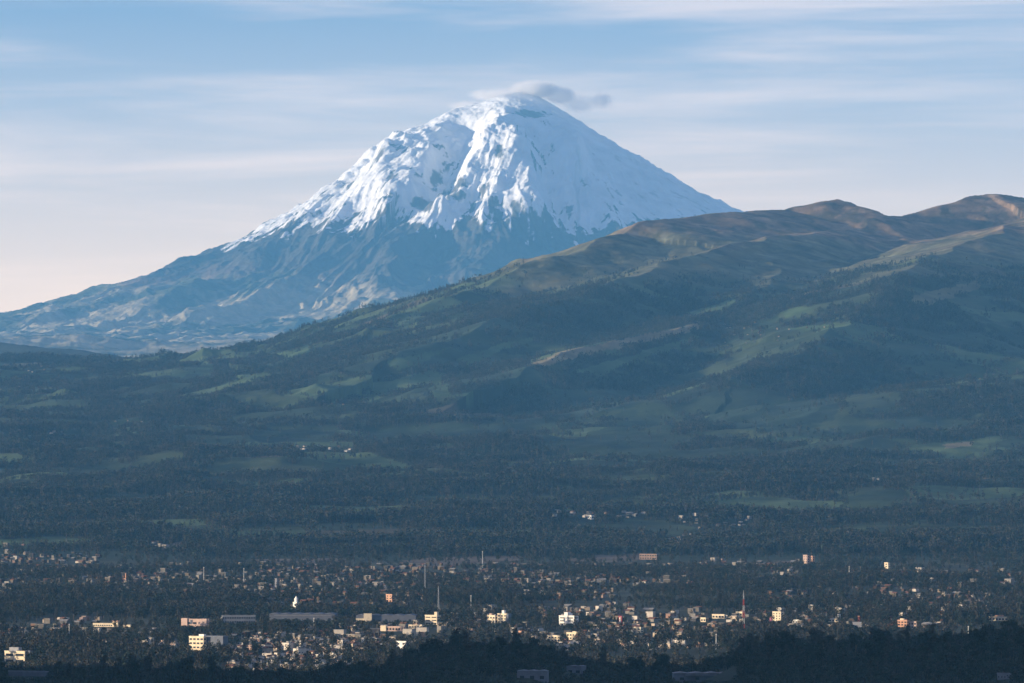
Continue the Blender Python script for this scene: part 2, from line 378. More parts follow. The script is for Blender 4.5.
def land_volcano(X, Y, Z):
    z, r, th = cone(X, Y)
    n1 = fbm(X / 420, Y / 420, 5, 301, .6); n2 = fbm(X / 120, Y / 120, 4, 302, .6); n3 = fbm(X / 1500, Y / 1500, 3, 303)
    rad = fbm(np.arctan2(Y - VY, X - VX) * 34, np.log(np.maximum(r, 200)) * 4, 4, 304, .6)
    rel = Z - z
    rock = np.array((.07, .06, .05)); red = np.array((.26, .14, .09)); tan = np.array((.38, .32, .21)); olive = np.array((.085, .085, .045))
    c = rock * (1 + .5 * n1[:, None])
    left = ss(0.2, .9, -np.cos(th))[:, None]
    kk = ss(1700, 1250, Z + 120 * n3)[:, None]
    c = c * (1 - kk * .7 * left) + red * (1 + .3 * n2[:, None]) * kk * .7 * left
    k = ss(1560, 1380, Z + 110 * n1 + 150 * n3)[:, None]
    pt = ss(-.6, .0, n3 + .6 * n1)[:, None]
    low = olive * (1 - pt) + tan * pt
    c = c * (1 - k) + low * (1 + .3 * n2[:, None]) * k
    front = ss(.3, 1, -np.sin(th))
    line = 1905 + 130 * rad + 110 * n1 + 75 * n2 + 40 * gn(X / 45, Y / 60, 306) + .9 * np.clip(rel, -80, 120) - 40 * left[:, 0] + 60 * ss(.2, .8, np.cos(th))
    s = ss(-18, 30, Z - line)
    # bare cliffs
    bare = ss(.42, .62, n1 * .6 + rad * .75 + .35 * n2 - (Z - 1900) / 1700 * .75 + .05)
    s = s * (1 - bare * .9 * (1 - .65 * ss(.1, .7, np.cos(th))))
    cp = ((X - VX - 90) / 170) ** 2 + ((Z - 2960) / 38) ** 2
    s = s * (1 - ss(1.2, .5, cp + .9 * n2) * .85 * (Y < VY))
    for bx, by, bw, bh in ((452, 194, 16, 6), (462, 182, 9, 6), (437, 178, 7, 8), (500, 152, 5, 9), (515, 205, 6, 8), (425, 205, 12, 7)):
        p = 512 + F * X / Y; q = HOR + F * (CAM - Z) / Y; e = ((p - bx) / bw) ** 2 + ((q - by) / bh) ** 2
        s = s * (1 - .9 * ss(1.0, .3, e + 1.1 * n2 + .4 * n1) * (Y < VY))
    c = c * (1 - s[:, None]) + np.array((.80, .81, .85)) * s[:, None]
    return c

m_ground = attr_mat('valley_ground', 'land_colour', .02, .06, .5, 2.0)
m_hills = attr_mat('hill_land', 'land_colour', .012, .03, .6, 6.0)
m_volc = attr_mat('volcano_rock_and_snow', 'land_colour', .006, .012, .75, 26.0, .12)
def terrain(name, D, landf, mat, label):
    X = (cx[None, :] - 512) / F * D[:, None]; Y = np.broadcast_to(D[:, None], X.shape)
    Z = H(X, Y)
    V = np.stack([X.ravel(), Y.ravel(), Z.ravel()], 1)
    nr, nc = X.shape
    i = (np.arange(nr - 1)[:, None] * nc + np.arange(nc - 1)[None]).ravel()
    Fq = np.stack([i, i + 1, i + nc + 1, i + nc], 1)
    c = landf(V[:, 0], V[:, 1], V[:, 2]); c = c[0] if isinstance(c, tuple) else c
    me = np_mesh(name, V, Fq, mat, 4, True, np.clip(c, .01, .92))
    return link(name, me, kind='structure', label=label)
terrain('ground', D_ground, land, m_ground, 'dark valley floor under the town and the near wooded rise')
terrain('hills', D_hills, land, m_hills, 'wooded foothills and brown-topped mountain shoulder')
terrain('volcano', D_volc, land_volcano, m_volc, 'snow-capped volcanic cone rising behind the hills')

EXTRA = True
# ------------------------------------------------------------------ trees
def leaf_mesh(kind, n, seed, size, mat, name='crown', cut=0.0):
    """crown of a tree one metre tall, made of leaf clumps spread through an uneven volume"""
    r = np.random.default_rng(seed)
    cl = []
    if kind == 0:      # round broadleaf
        for i in range(9):
            a = r.uniform(0, 6.28); q = r.uniform(.08, .27); cl.append((q * math.cos(a), q * math.sin(a), r.uniform(.38, .86), r.uniform(.13, .22)))
    elif kind == 1:    # tall, narrow and open
        for i in range(10):
            h = .3 + .62 * i / 9; a = r.uniform(0, 6.28); q = r.uniform(.02, .15) * (1.25 - h * .6); cl.append((q * math.cos(a), q * math.sin(a), h, r.uniform(.08, .14) * (1.3 - .45 * h)))
    else:              # conifer
        for i in range(11):
            h = .12 + .84 * i / 10; a = r.uniform(0, 6.28); q = .05 * (1 - h); cl.append((q * math.cos(a), q * math.sin(a), h, .05 + .16 * (1 - h) * r.uniform(.8, 1.15)))
    cl = np.array(cl); w = cl[:, 3] ** 2; k = r.choice(len(cl), n, p=w / w.sum())
    d = r.normal(size=(n, 3)); d /= np.linalg.norm(d, axis=1)[:, None]
    c = cl[k, :3] + d * (cl[k, 3] * r.uniform(.55, 1.08, n))[:, None] * np.array([1, 1, .8])
    u = r.normal(size=(n, 3)); u /= np.linalg.norm(u, axis=1)[:, None]
    v = np.cross(u, r.normal(size=(n, 3))); v /= np.linalg.norm(v, axis=1)[:, None]
    s = (size * r.uniform(.6, 1.4, n))[:, None]
    V = np.stack([c - u * s, c + v * s * .8, c + u * s, c - v * s * .8], 1).reshape(-1, 3)
    return np_mesh(name, V, np.arange(4 * n).reshape(-1, 4), mat, 4)
def trunk_geo(r0=.022, top=.8, seed=0, limbs=4):
    r = np.random.default_rng(seed); V = []; Fq = []
    def tube(a, b, ra, rb):
        a, b = np.array(a), np.array(b); t = b - a; t /= np.linalg.norm(t); u = np.cross(t, (.3, .9, .1)); u /= np.linalg.norm(u); v = np.cross(t, u); k = len(V)
        for c, q in ((a, ra), (b, rb)):
            for i in range(6): V.append(c + q * (u * math.cos(i * 1.0472) + v * math.sin(i * 1.0472)))
        for i in range(6): Fq.append((k + i, k + (i + 1) % 6, k + 6 + (i + 1) % 6, k + 6 + i))
    m = (r.uniform(-.02, .02), r.uniform(-.02, .02), top * .5)
    tube((0, 0, -.04), m, r0, r0 * .7); tube(m, (0, 0, top), r0 * .7, r0 * .25)
    for i in range(limbs):
        a = r.uniform(0, 6.28); h = r.uniform(.3, .6) * top; tube((0, 0, h), (.17 * math.cos(a), .17 * math.sin(a), h + .16), r0 * .45, r0 * .15)
    return np.array(V), np.array(Fq)
def trunk_mesh(name='trunk', **k):
    V, Fq = trunk_geo(**k); return np_mesh(name, V, Fq, M['bark'], 4, True)
M = {}
M['leaf_dark'] = simple('dark_broadleaf_foliage', (.018, .026, .018), .3, .15, .7, .2, .4)
M['leaf_olive'] = simple('grey_green_eucalyptus_foliage', (.038, .036, .028), .3, .15, .7, .2, .4)
M['leaf_pine'] = simple('dark_conifer_foliage', (.018, .026, .015), .3, .15, .7, .2, .35)
M['bark'] = simple('grey_brown_bark', (.13, .10, .075), .3, 2, .9)
LEAF = ['leaf_dark', 'leaf_olive', 'leaf_pine']

def gn_scatter(name, pts, scale, kind, temps, label, wid=None):
    """one object of kind stuff: points that carry instances of the template trees"""
    me = bpy.data.meshes.new(name); me.vertices.add(len(pts)); me.vertices.foreach_set('co', np.ascontiguousarray(pts, np.float32).ravel())
    sv = np.stack([scale * (wid if wid is not None else 1), scale * (wid if wid is not None else 1), scale], 1)
    a = me.attributes.new('tree_size', 'FLOAT_VECTOR', 'POINT'); a.data.foreach_set('vector', sv.astype(np.float32).ravel())
    a = me.attributes.new('tree_turn', 'FLOAT_VECTOR', 'POINT'); t = np.zeros((len(pts), 3), np.float32); t[:, 2] = rng.uniform(0, 6.28, len(pts)); a.data.foreach_set('vector', t.ravel())
    a = me.attributes.new('tree_kind', 'INT', 'POINT'); a.data.foreach_set('value', kind.astype(np.int32))
    o = link(name, me, kind='stuff', label=label)
    c = bpy.data.collections.new(name + '_sources')
    for i, (m, ) in enumerate(temps):
        t = bpy.data.objects.new('%c_tree_source' % (97 + i), m); c.objects.link(t)
    g = bpy.data.node_groups.new(name + '_scatter', 'GeometryNodeTree')
    g.interface.new_socket('Geometry', in_out='INPUT', socket_type='NodeSocketGeometry'); g.interface.new_socket('Geometry', in_out='OUTPUT', socket_type='NodeSocketGeometry')
    gi, go = g.nodes.new('NodeGroupInput'), g.nodes.new('NodeGroupOutput')
    mp = g.nodes.new('GeometryNodeMeshToPoints'); ip = g.nodes.new('GeometryNodeInstanceOnPoints'); ci = g.nodes.new('GeometryNodeCollectionInfo')
    ci.inputs['Collection'].default_value = c; ci.inputs['Separate Children'].default_value = True; ci.inputs['Reset Children'].default_value = True
    ip.inputs['Pick Instance'].default_value = True
    def at(nm, ty):
        n = g.nodes.new('GeometryNodeInputNamedAttribute'); n.data_type = ty; n.inputs['Name'].default_value = nm; return n.outputs['Attribute']
    l = g.links.new
    l(gi.outputs[0], mp.inputs['Mesh']); l(mp.outputs[0], ip.inputs['Points']); l(ci.outputs[0], ip.inputs['Instance'])
    l(at('tree_kind', 'INT'), ip.inputs['Instance Index']); l(at('tree_turn', 'FLOAT_VECTOR'), ip.inputs['Rotation']); l(at('tree_size', 'FLOAT_VECTOR'), ip.inputs['Scale'])
    l(ip.outputs[0], go.inputs[0])
    md = o.modifiers.new('scatter', 'NODES'); md.node_group = g
    return o
def whole_tree(kind, n, seed, size):
    cm = leaf_mesh(kind, n, seed, size, None)
    V = np.empty(len(cm.vertices) * 3, np.float32); cm.vertices.foreach_get('co', V); V = V.reshape(-1, 3)
    tv, tf = trunk_geo(seed=seed, r0=.02, limbs=0)
    me = np_mesh('small_tree', np.concatenate([V, tv]), np.concatenate([np.arange(len(V)).reshape(-1, 4), tf + len(V)]), M[LEAF[kind]])
    me.materials.append(M['bark']); mi = np.zeros(len(me.polygons), np.int32); mi[n:] = 1; me.polygons.foreach_set('material_index', mi)
    bpy.data.meshes.remove(cm)
    return me
FAR = [(whole_tree(k, 46, 900 + 7 * k + s, .085 if k == 0 else .065),) for k in range(3) for s in range(2)]
MIDT = [(whole_tree(k, 170, 950 + 7 * k + s, .05 if k == 0 else .04),) for k in range(3) for s in range(2)]

# ---- where the town stands: (column0, column1, row0, row1, houses, area id)
AREAS = {
 'near': 'left of the central wood',
 'west': 'in the lower left of town',
 'mid': 'beside the white tower block',
 'east': 'above the right-hand wood',
 'lane': 'well right of the white tower block',
 'far': 'in the hazy far side of the town',
}
TOWN = [
 (256, 330, 636, 652, 50, 'near'), (258, 345, 650, 662, 46, 'near'), (300, 395, 626, 642, 60, 'near'), (330, 425, 632, 652, 55, 'near'), (256, 345, 660, 673, 30, 'near'),
 (380, 425, 622, 634, 26, 'near'), (395, 450, 640, 650, 12, 'near'), (225, 262, 634, 650, 20, 'near'), (228, 256, 652, 680, 16, 'near'), (345, 420, 652, 668, 16, 'near'),
 (0, 70, 628, 642, 34, 'west'), (84, 160, 633, 650, 38, 'west'), (60, 100, 620, 628, 8, 'west'), (160, 190, 645, 660, 8, 'west'), (36, 60, 620, 640, 8, 'west'), (122, 150, 636, 648, 16, 'west'),
 (512, 548, 628, 640, 16, 'mid'), (548, 600, 634, 650, 34, 'mid'), (586, 640, 622, 646, 46, 'mid'), (440, 512, 612, 628, 28, 'mid'), (540, 620, 608, 624, 30, 'mid'), (440, 490, 620, 632, 14, 'mid'),
 (620, 690, 624, 650, 44, 'lane'), (690, 745, 618, 648, 36, 'lane'), (640, 700, 612, 628, 18, 'lane'), (600, 640, 606, 622, 16, 'lane'), (735, 775, 610, 622, 14, 'lane'),
 (776, 850, 606, 634, 60, 'east'), (850, 950, 608, 634, 66, 'east'), (950, 1024, 604, 622, 24, 'east'), (880, 990, 592, 612, 40, 'east'), (780, 830, 618, 634, 20, 'east'),
 (0, 100, 556, 571, 60, 'far'), (0, 80, 570, 592, 50, 'far'), (80, 256, 577, 593, 120, 'far'), (100, 260, 566, 580, 50, 'far'), (256, 420, 566, 600, 230, 'far'), (420, 512, 566, 592, 100, 'far'),
 (512, 620, 566, 600, 150, 'far'), (620, 700, 566, 586, 50, 'far'), (700, 800, 562, 582, 60, 'far'), (770, 900, 568, 600, 50, 'far'), (880, 1024, 570, 604, 60, 'far'), (256, 340, 598, 612, 24, 'far'), (340, 430, 596, 606, 20, 'far'),
]
VILL = [(552, 600, 511, 519, 16), (600, 645, 513, 519, 12), (714, 756, 518, 527, 12), (664, 692, 534, 541, 8), (296, 310, 447, 452, 7), (330, 352, 448, 453, 4), (50, 70, 432, 436, 3), (95, 175, 418, 428, 8), (0, 60, 370, 400, 10),
        (715, 800, 322, 347, 26), (800, 860, 318, 330, 4), (870, 878, 477, 482, 3), (330, 345, 402, 406, 2), (960, 1000, 376, 381, 2), (0, 30, 545, 556, 6), (150, 180, 543, 550, 6), (680, 720, 514, 530, 6)]

# landmark footprints keep trees and small houses away: filled in below as (X, Y, radius)
CLEAR = []
SIGHT = []
def roof_limit(px, X, Y, Z, lim):
    """how tall something may stand in front of the landmarks without hiding them"""
    for a, b, D, row in SIGHT:
        m = (px > a) & (px < b) & (Y < D) & (Y > D - 1500)
        lim = np.where(m, np.minimum(lim, CAM + (HOR - row) / F * Y - Z), lim)
    return lim
def boxes(bs):
    V, Fq = [], []
    for x0, x1, y0, y1, z0, z1 in bs:
        k = len(V); V += [(x, y, z) for z in (z0, z1) for y in (y0, y1) for x in (x0, x1)]
        Fq += [tuple(k + i for i in f) for f in ((0, 2, 3, 1), (4, 5, 7, 6), (0, 1, 5, 4), (2, 6, 7, 3), (0, 4, 6, 2), (1, 3, 7, 5))]
    return np.array(V, float), np.array(Fq)
def box_mesh(name, bs, mat):
    V, Fq = boxes(bs); return np_mesh(name, V, Fq, mat)
# ---- landmark buildings
def wallmat(name, c): 
    if name not in M: M[name] = simple(name, c, .1, .4)
    return M[name]
MC = dict(cream=wallmat('cream_plaster', (.74, .62, .44)), white=wallmat('white_plaster', (.8, .77, .71)), pinkp=wallmat('pink_plaster', (.50, .36, .30)), grey=wallmat('grey_concrete', (.30, .30, .31)), dark=wallmat('dark_grey_cladding_and_shade', (.13, .14, .17)),
          salmon=wallmat('salmon_brick', (.58, .33, .22)), slate=wallmat('slate_roof_sheet', (.16, .17, .20)), dusty=wallmat('dusty_pink_plaster', (.30, .21, .17)), dred=wallmat('dull_red_paint', (.32, .10, .09)), redc=wallmat('red_paint', (.40, .11, .11)), magenta=wallmat('magenta_paint', (.40, .14, .22)), tin=wallmat('pale_tin_roof', (.20, .20, .22)), metal=wallmat('galvanised_metal', (.45, .45, .46)))
M['glassd'] = simple('dark_landmark_glass', (.03, .035, .045), .2, .3, .15, .5)
def px2m(D): return D / F
def building(name, x, ybase, wpx, hpx, mat, label, cat='building', eta=22, depth=None, storeys=3, bays=4, roofmat=None, extras=(), ww=.62, wh=.5, groundf=0, hitd=(3000, 9300), group=None):
    """a flat-roofed block on the ground seen at column x (middle of its front) and row ybase"""
    if ybase > 683 or hitd[0] < 0: pass
    X, Y, Z = hit(x, ybase, *hitd)
    s = px2m(Y); e = R(eta + 14 if eta > 0 else eta)
    w = wpx * s / math.cos(e); h = hpx * s; d = depth * s if depth else w * .6
    o = bpy.data.objects.new(name, None); col.objects.link(o); o.location = (X, Y, Z); o.rotation_euler = (0, 0, -e)
    tag(o, label, cat, group)
    link('wall', box_mesh('wall', [(-w / 2, w / 2, 0, d, -2, h)], mat), o)
    t = .35
    link('roof', box_mesh('roof', [(-w / 2 - .15, w / 2 + .15, -.15, d + .15, h + .003, h + t), (-w / 2 - .15, w / 2 + .15, -.15, .2, h + t + .003, h + t + .6)], roofmat or mat), o)
    if storeys:
        sh = h / storeys; bw = w / bays
        wm = box_mesh('window', [(-bw * ww / 2, bw * ww / 2, -.12, .05, -sh * wh / 2, sh * wh / 2)], M['glassd'])
        fm = box_mesh('sill', [(-bw * ww / 2 - .1, bw * ww / 2 + .1, -.3, -.02, -sh * wh / 2 - .2, -sh * wh / 2 - .003)], mat)
        for i in range(storeys):
            for j in range(bays):
                q = link('window', wm, o, loc=(-w / 2 + bw * (j + .5), -.002, sh * (i + .52)))
                link('sill', fm, q)
        dn = max(1, int(d / bw))
        bd = d / dn; sm = box_mesh('window', [(-.05, .12, -bd * ww / 2, bd * ww / 2, -sh * wh / 2, sh * wh / 2)], M['glassd'])
        for i in range(storeys):
            for j in range(dn): link('window', sm, o, loc=(w / 2 + .002, bd * (j + .5), sh * (i + .52)))
    for nm, bx, m in extras:   # boxes in seen pixels relative to the front's bottom middle: x0,x1,y0,y1(depth),z0,z1
        link(nm, box_mesh(nm, [tuple(v * s for v in b) for b in bx], m), o)
    SIGHT.append((x - wpx * .55, x + wpx * .6, Y, ybase - hpx * (.25 if hpx > 4 else .1)))
    CLEAR.append((X + d * .5 * math.sin(e), Y + d * .5, max(w, d) * .62))
    CLEAR.append((X, Y - 10, w * .45))
    return o, (X, Y, Z, w, d, h)

building('office_building', 15, 664, 21, 12, MC['cream'], 'cream three-storey block with dark window bands in the bottom left corner', storeys=2, bays=2, ww=.74, wh=.42, eta=14, depth=14,
         extras=[('rooftop_room', [(-9, 2, 4, 10, 12.5, 16.5)], MC['grey']), ('stair_tower', [(11.5, 17, 2, 8, -1, 13.5)], MC['dark'])])
building('workshop', 4, 671.5, 8, 6, MC['pinkp'], 'small pink workshop below the cream block in the bottom left corner', storeys=1, bays=2, eta=10, depth=7)
building('warehouse', 27, 676, 38, 4, MC['dark'], 'long low dark warehouse with a grey roof below the cream block', storeys=0, bays=1, eta=8, depth=14, roofmat=MC['slate'])
building('apartment_building', 196.5, 653.5, 15, 16.5, MC['cream'], 'cream four-storey block with rows of dark windows and a shaded wing', storeys=4, bays=4, ww=.66, wh=.42, eta=18, depth=9,
         extras=[('shaded_wing', [(8, 29, 5, 14, -2, 17)], MC['dark']), ('wing_roof', [(7.6, 29.5, 4.5, 14.5, 17.01, 18)], MC['slate']), ('rooftop_room', [(1, 7, 3, 7, 17.5, 19.4)], MC['white'])])  # the wing's shade is put into its dark wall colour
building('school', 195, 627, 28, 7, MC['pinkp'], 'long two-step pinkish building with a dark gap, above the four-storey cream block', storeys=1, bays=5, eta=12, depth=6, wh=.3,
         extras=[('entrance_block', [(-14.5, -8, -1.2, 5, -1, 8.6)], MC['pinkp']), ('side_hall', [(6, 14, -1.2, 5, -2, 8.2)], MC['pinkp']), ('dark_opening', [(-5, -3, -.5, -.1, 3, 7)], MC['dark'])])
building('long_grey_building', 239, 624, 33, 8, MC['grey'], 'long grey two-storey building with bands of dark windows beside the pinkish school', storeys=2, bays=14, eta=-6, depth=8, ww=.7, wh=.36,
         extras=[('end_block', [(-20, -17, -.6, 5, -1, 6.5)], MC['cream'])])
building('farm_hall', 103, 626.8, 20, 2.8, MC['cream'], 'long low cream hall with a square gatehouse at the upper left of the dark wood', storeys=1, bays=9, eta=6, depth=5, wh=.4,
         extras=[('gatehouse', [(11, 17, -1, 4, -1, 5.6)], MC['cream']), ('gatehouse_roof', [(10.6, 17.4, -1.4, 4.4, 5.61, 6.2)], MC['salmon']), ('long_wing', [(17.5, 30, 0, 4, -1, 2.4)], MC['cream'])])
o, g = building('church', 295, 611, 4, 8, MC['white'], 'slim white church tower with a small pointed top above the long factory sheds', 'church', storeys=2, bays=1, ww=.35, wh=.3, eta=24, depth=4,
         extras=[('nave', [(2.2, 9, 1, 9, -1, 4)], MC['grey']), ('belfry', [(-1.3, 1.3, .7, 3.3, 8.6, 11.5)], MC['white'])])
s = px2m(g[1]); V = np.array([(-1.6, .4, 11.52), (1.6, .4, 11.52), (1.6, 3.6, 11.52), (-1.6, 3.6, 11.52), (0, 2, 15)]) * s
me = bpy.data.meshes.new('spire'); me.from_pydata([tuple(v) for v in V], [], [(0, 3, 2, 1), (0, 1, 4), (1, 2, 4), (2, 3, 4), (3, 0, 4)]); me.materials.append(MC['white']); link('spire', me, o)
def shed(name, x, ybase, wpx, hpx, dpx, nb, mat, rmat, label, eta=4, cat='factory', extras=()):
    """long shed with a row of shallow pitched roofs"""
    X, Y, Z = hit(x, ybase, 3000, 9300); s = px2m(Y); w, h, d = wpx * s, hpx * s, dpx * s
    o = bpy.data.objects.new(name, None); col.objects.link(o); o.location = (X, Y, Z); o.rotation_euler = (0, 0, -R(eta)); tag(o, label, cat)
    link('wall', box_mesh('wall', [(-w / 2, w / 2, 0, d, -2, h)], mat), o)
    b = w / nb; rh = min(1.0, b * .08); V, Fq = [], []
    V = [(-.3, -.4, 0), (b / 2, -.4, rh), (b + .0, -.4, 0), (-.3, d + .4, 0), (b / 2, d + .4, rh), (b, d + .4, 0)]
    me = bpy.data.meshes.new('roof'); me.from_pydata(V, [], [(0, 1, 4, 3), (1, 2, 5, 4), (0, 2, 1), (3, 4, 5), (0, 3, 5, 2)]); me.materials.append(rmat)
    for i in range(nb): link('roof', me, o, loc=(-w / 2 + i * b, 0, h + .005))
    dm = box_mesh('loading_door', [(-1.1, 1.1, -.15, .05, 0, h * .4)], M['glassd'])
    for i in range(nb): link('loading_door', dm, o, loc=(-w / 2 + (i + .5) * b, -.003, 0))
    for nm, bx, m in extras: link(nm, box_mesh(nm, [tuple(v * s for v in q) for q in bx], m), o)
    SIGHT.append((x - wpx * .5, x + wpx * .5, Y, ybase - hpx * .3))
    for i in range(int(w // 15) + 1): CLEAR.append((X - w / 2 + i * 15, Y + d / 2, d * .5 + 2)); CLEAR.append((X - w / 2 + i * 15, Y - 18, 20))
    return o
shed('factory_shed', 302, 621, 66, 7.0, 30, 6, MC['dark'], MC['slate'], 'long slate-grey factory shed right of the dark tree clump, under the church tower', extras=[('white_band', [(-28, 30, -.6, -.1, 5, 5.9)], MC['tin'])])
shed('factory_shed', 386, 622, 60, 6.5, 30, 5, MC['dark'], MC['slate'], 'second grey factory shed, with a bright cream end block on its front', extras=[('end_block', [(-22, -14, -3, -.3, -1, 8.5)], MC['cream']), ('low_annexe', [(-30, -22.05, -2, -.3, -1, 3.5)], MC['cream'])])
shed('market_hall', 705, 680, 62, 6.5, 26, 4, MC['dark'], MC['tin'], 'wide grey flat hall with pale roof edge among the trees at the lower right', eta=-3, cat='hall', extras=[('canopy', [(-20, 22, -4, -.4, 4.6, 5.2)], MC['tin'])])
shed('market_hall', 532, 680, 30, 8, 20, 3, MC['dark'], MC['slate'], 'grey hall with a pale front just right of the central dark mound', eta=6, cat='hall')
shed('market_hall', 574, 673, 16, 7, 14, 2, MC['dark'], MC['slate'], 'small dark pitched hall between the two lower halls', eta=20, cat='hall')
building('apartment_building', 431, 624.8, 12, 9, MC['cream'], 'cream three-storey block with ribbon windows and a corner turret, centre of town', storeys=3, bays=2, ww=.78, wh=.34, eta=14, depth=8, extras=[('corner_turret', [(3.5, 6.5, .5, 4, 9.6, 13)], MC['cream'])])
building('shop_building', 414, 628.5, 16, 3, MC['cream'], 'low long cream shop with flat roof in front of the turreted block', storeys=1, bays=6, eta=8, depth=6)
building('shop_building', 392, 631, 24, 4, MC['pinkp'], 'low pinkish shop row with flat roof left of the turreted block', storeys=1, bays=8, eta=8, depth=6, extras=[('gable_block', [(-12, -6, -1, 4, -1, 5.6)], MC['cream'])])
building('villa', 401, 649, 10, 7, MC['white'], 'bright white villa at the left foot of the central wood', 'house', storeys=2, bays=2, ww=.35, eta=16, depth=7)
building('apartment_building', 491, 623, 8, 7, MC['cream'], 'cream flats with an uneven roofline above the central wood, left block', storeys=2, bays=3, eta=24, depth=6, extras=[('rooftop_room', [(-3, 0, 1, 4, 7.6, 9.5)], MC['pinkp'])])
building('apartment_building', 502, 623.5, 9, 9, MC['cream'], 'cream flats with a rooftop terrace above the central wood, right block', storeys=3, bays=3, eta=24, depth=6, extras=[('rooftop_room', [(-1, 2, 1, 4, 9.6, 13)], MC['white']), ('dark_gable', [(4.6, 8, 0, 5, -1, 10)], MC['dark'])])
building('tower_block', 566.5, 625.5, 15, 9, MC['white'], 'white tower block with a taller middle shaft and dark window bands, right of centre', storeys=3, bays=2, ww=.7, wh=.34, eta=20, depth=8, extras=[('lift_shaft', [(-2.2, 1.8, -.8, 5, -1, 13.2)], MC['white']), ('top_storey', [(-3.5, 3, 1, 6, 9.7, 12)], MC['white'])])
building('sign_tower', 620, 624, 3, 7, MC['redc'], 'narrow red and pink upright sign tower right of the white tower block', 'sign', storeys=0, bays=1, eta=18, depth=2, extras=[('pale_panel', [(-.5, .6, -.5, -.1, .5, 6.6)], MC['white']), ('base', [(-2.4, 2.4, -.8, 3, -1, -.3)], MC['white'])])
building('apartment_building', 554, 642, 12, 5.5, MC['cream'], 'wide cream flats behind the small trees right of the central wood, left of a pair', storeys=2, bays=4, eta=20, depth=6)
building('apartment_building', 572, 640, 11, 6.5, MC['cream'], 'stepped cream flats behind the small trees right of the central wood, right of a pair', storeys=2, bays=4, eta=20, depth=6, extras=[('upper_step', [(0, 5, 0.5, 5, 7.1, 8.6)], MC['cream'])])
building('house', 520, 638, 3.2, 6, MC['salmon'], 'narrow salmon gable house on the crest of the central wood', 'house', storeys=2, bays=1, ww=.3, eta=20, depth=4)
building('apartment_building', 637, 633, 7, 5, MC['cream'], 'small square cream block at the foot of the far wood, middle right', storeys=2, bays=2, eta=20, depth=5)
building('apartment_building', 703, 622, 5, 3.5, MC['cream'], 'tiny cream block left of the lattice tower, small one of three', storeys=1, bays=2, eta=20, depth=4)
building('apartment_building', 718, 618.5, 12, 3.5, MC['cream'], 'low wide cream block just left of the red and white lattice mast', storeys=1, bays=4, eta=14, depth=5)
building('apartment_building', 739, 616.5, 6, 4, MC['cream'], 'square cream block beside the red and white lattice mast', storeys=1, bays=2, eta=20, depth=5)
building('tower_block', 776.5, 622.5, 8, 10, MC['cream'], 'cream tower with small windows left of the dark right-hand wood', storeys=4, bays=3, ww=.4, eta=22, depth=6, extras=[('magenta_annexe', [(-9, -4.4, 1, 5, -1, 4.5)], MC['magenta'])])
building('house', 796, 623.5, 7, 3, MC['white'], 'low white house right of the cream tower', 'house', storeys=1, bays=3, eta=12, depth=5)
building('tower_block', 833, 622, 9, 3, MC['cream'], 'low cream block with one white upright end slab', storeys=1, bays=3, eta=10, depth=5, extras=[('end_slab', [(4.6, 6.4, 0, 4, -1, 8)], MC['white'])])
building('sign_tower', 858, 622, 2.4, 4.5, MC['dred'], 'small red upright sign in the right half of the town', 'sign', storeys=0, bays=1, eta=18, depth=2, extras=[('pale_top', [(-1.2, 1.2, .2, 1.5, 5.2, 6.2)], MC['salmon'])])
building('apartment_building', 902, 629, 9, 8, MC['salmon'], 'brownish brick block above the right-hand wood, left of a pair', storeys=3, bays=3, eta=16, depth=7, extras=[('rooftop_room', [(-3, 1, 1, 4, 8.6, 10.4)], MC['cream'])])
building('apartment_building', 912, 629, 8, 6.5, MC['pinkp'], 'brownish pink block above the right-hand wood, right of a pair', storeys=2, bays=3, eta=16, depth=7)
building('warehouse', 857, 628, 9, 5, MC['tin'], 'grey square shed with pale walls above the right-hand wood', storeys=0, bays=1, eta=12, depth=7)
building('villa', 998, 621, 18, 3.5, MC['cream'], 'long cream villa with chimneys near the right edge of the town', 'house', storeys=1, bays=6, eta=14, depth=6, extras=[('chimney', [(-8.5, -7.4, 1, 2, 4.1, 6)], MC['cream']), ('upper_block', [(-4, 4, 1, 4, 4.1, 5.8)], MC['salmon'])])
building('tower_block', 805, 565.5, 4, 10, MC['pinkp'], 'pink tower at the far edge of town, left of two', storeys=4, bays=2, ww=.4, eta=26, depth=4)
building('tower_block', 810, 565.5, 4.4, 9, MC['salmon'], 'pink tower at the far edge of town, right and shorter of two', storeys=4, bays=2, ww=.4, eta=26, depth=4)
building('tower_block', 886, 570, 3.6, 7, MC['cream'], 'lone bright cream tower on the far wooded edge at the right', storeys=3, bays=1, ww=.4, eta=24, depth=3.5)
building('apartment_building', 389, 602, 6, 7, MC['salmon'], 'orange-pink block in the hazy middle of town above the factory sheds', storeys=3, bays=2, ww=.4, eta=24, depth=5)
building('house', 124, 583, 4, 4, MC['salmon'], 'orange house with a pole-like chimney in the hazy left of town', 'house', storeys=1, bays=2, eta=24, depth=4, extras=[('chimney', [(1, 1.8, 1, 1.8, 4.6, 10)], MC['salmon'])])
building('monument', 276, 590, 2.2, 11, MC['tin'], 'pale upright monument in the hazy left half of town', 'monument', storeys=0, bays=1, eta=24, depth=2, extras=[('plinth', [(-2.5, 2.5, -1, 3, -1, 2)], MC['tin'])])
building('apartment_row', 648, 559.5, 17, 5, MC['dusty'], 'hazy row of pale pink blocks at the edge of the far fields', storeys=2, bays=7, eta=10, depth=4)
building('villa', 699.5, 517.0 + 1.5, 1, 1, MC['white'], '', storeys=0) if False else None
building('villa', 589.3, 519.2, 4, 3.4, MC['white'], 'largest white house of the small village in the low haze, right of centre', 'house', storeys=1, bays=2, eta=24, depth=4, hitd=(8700, 15000))
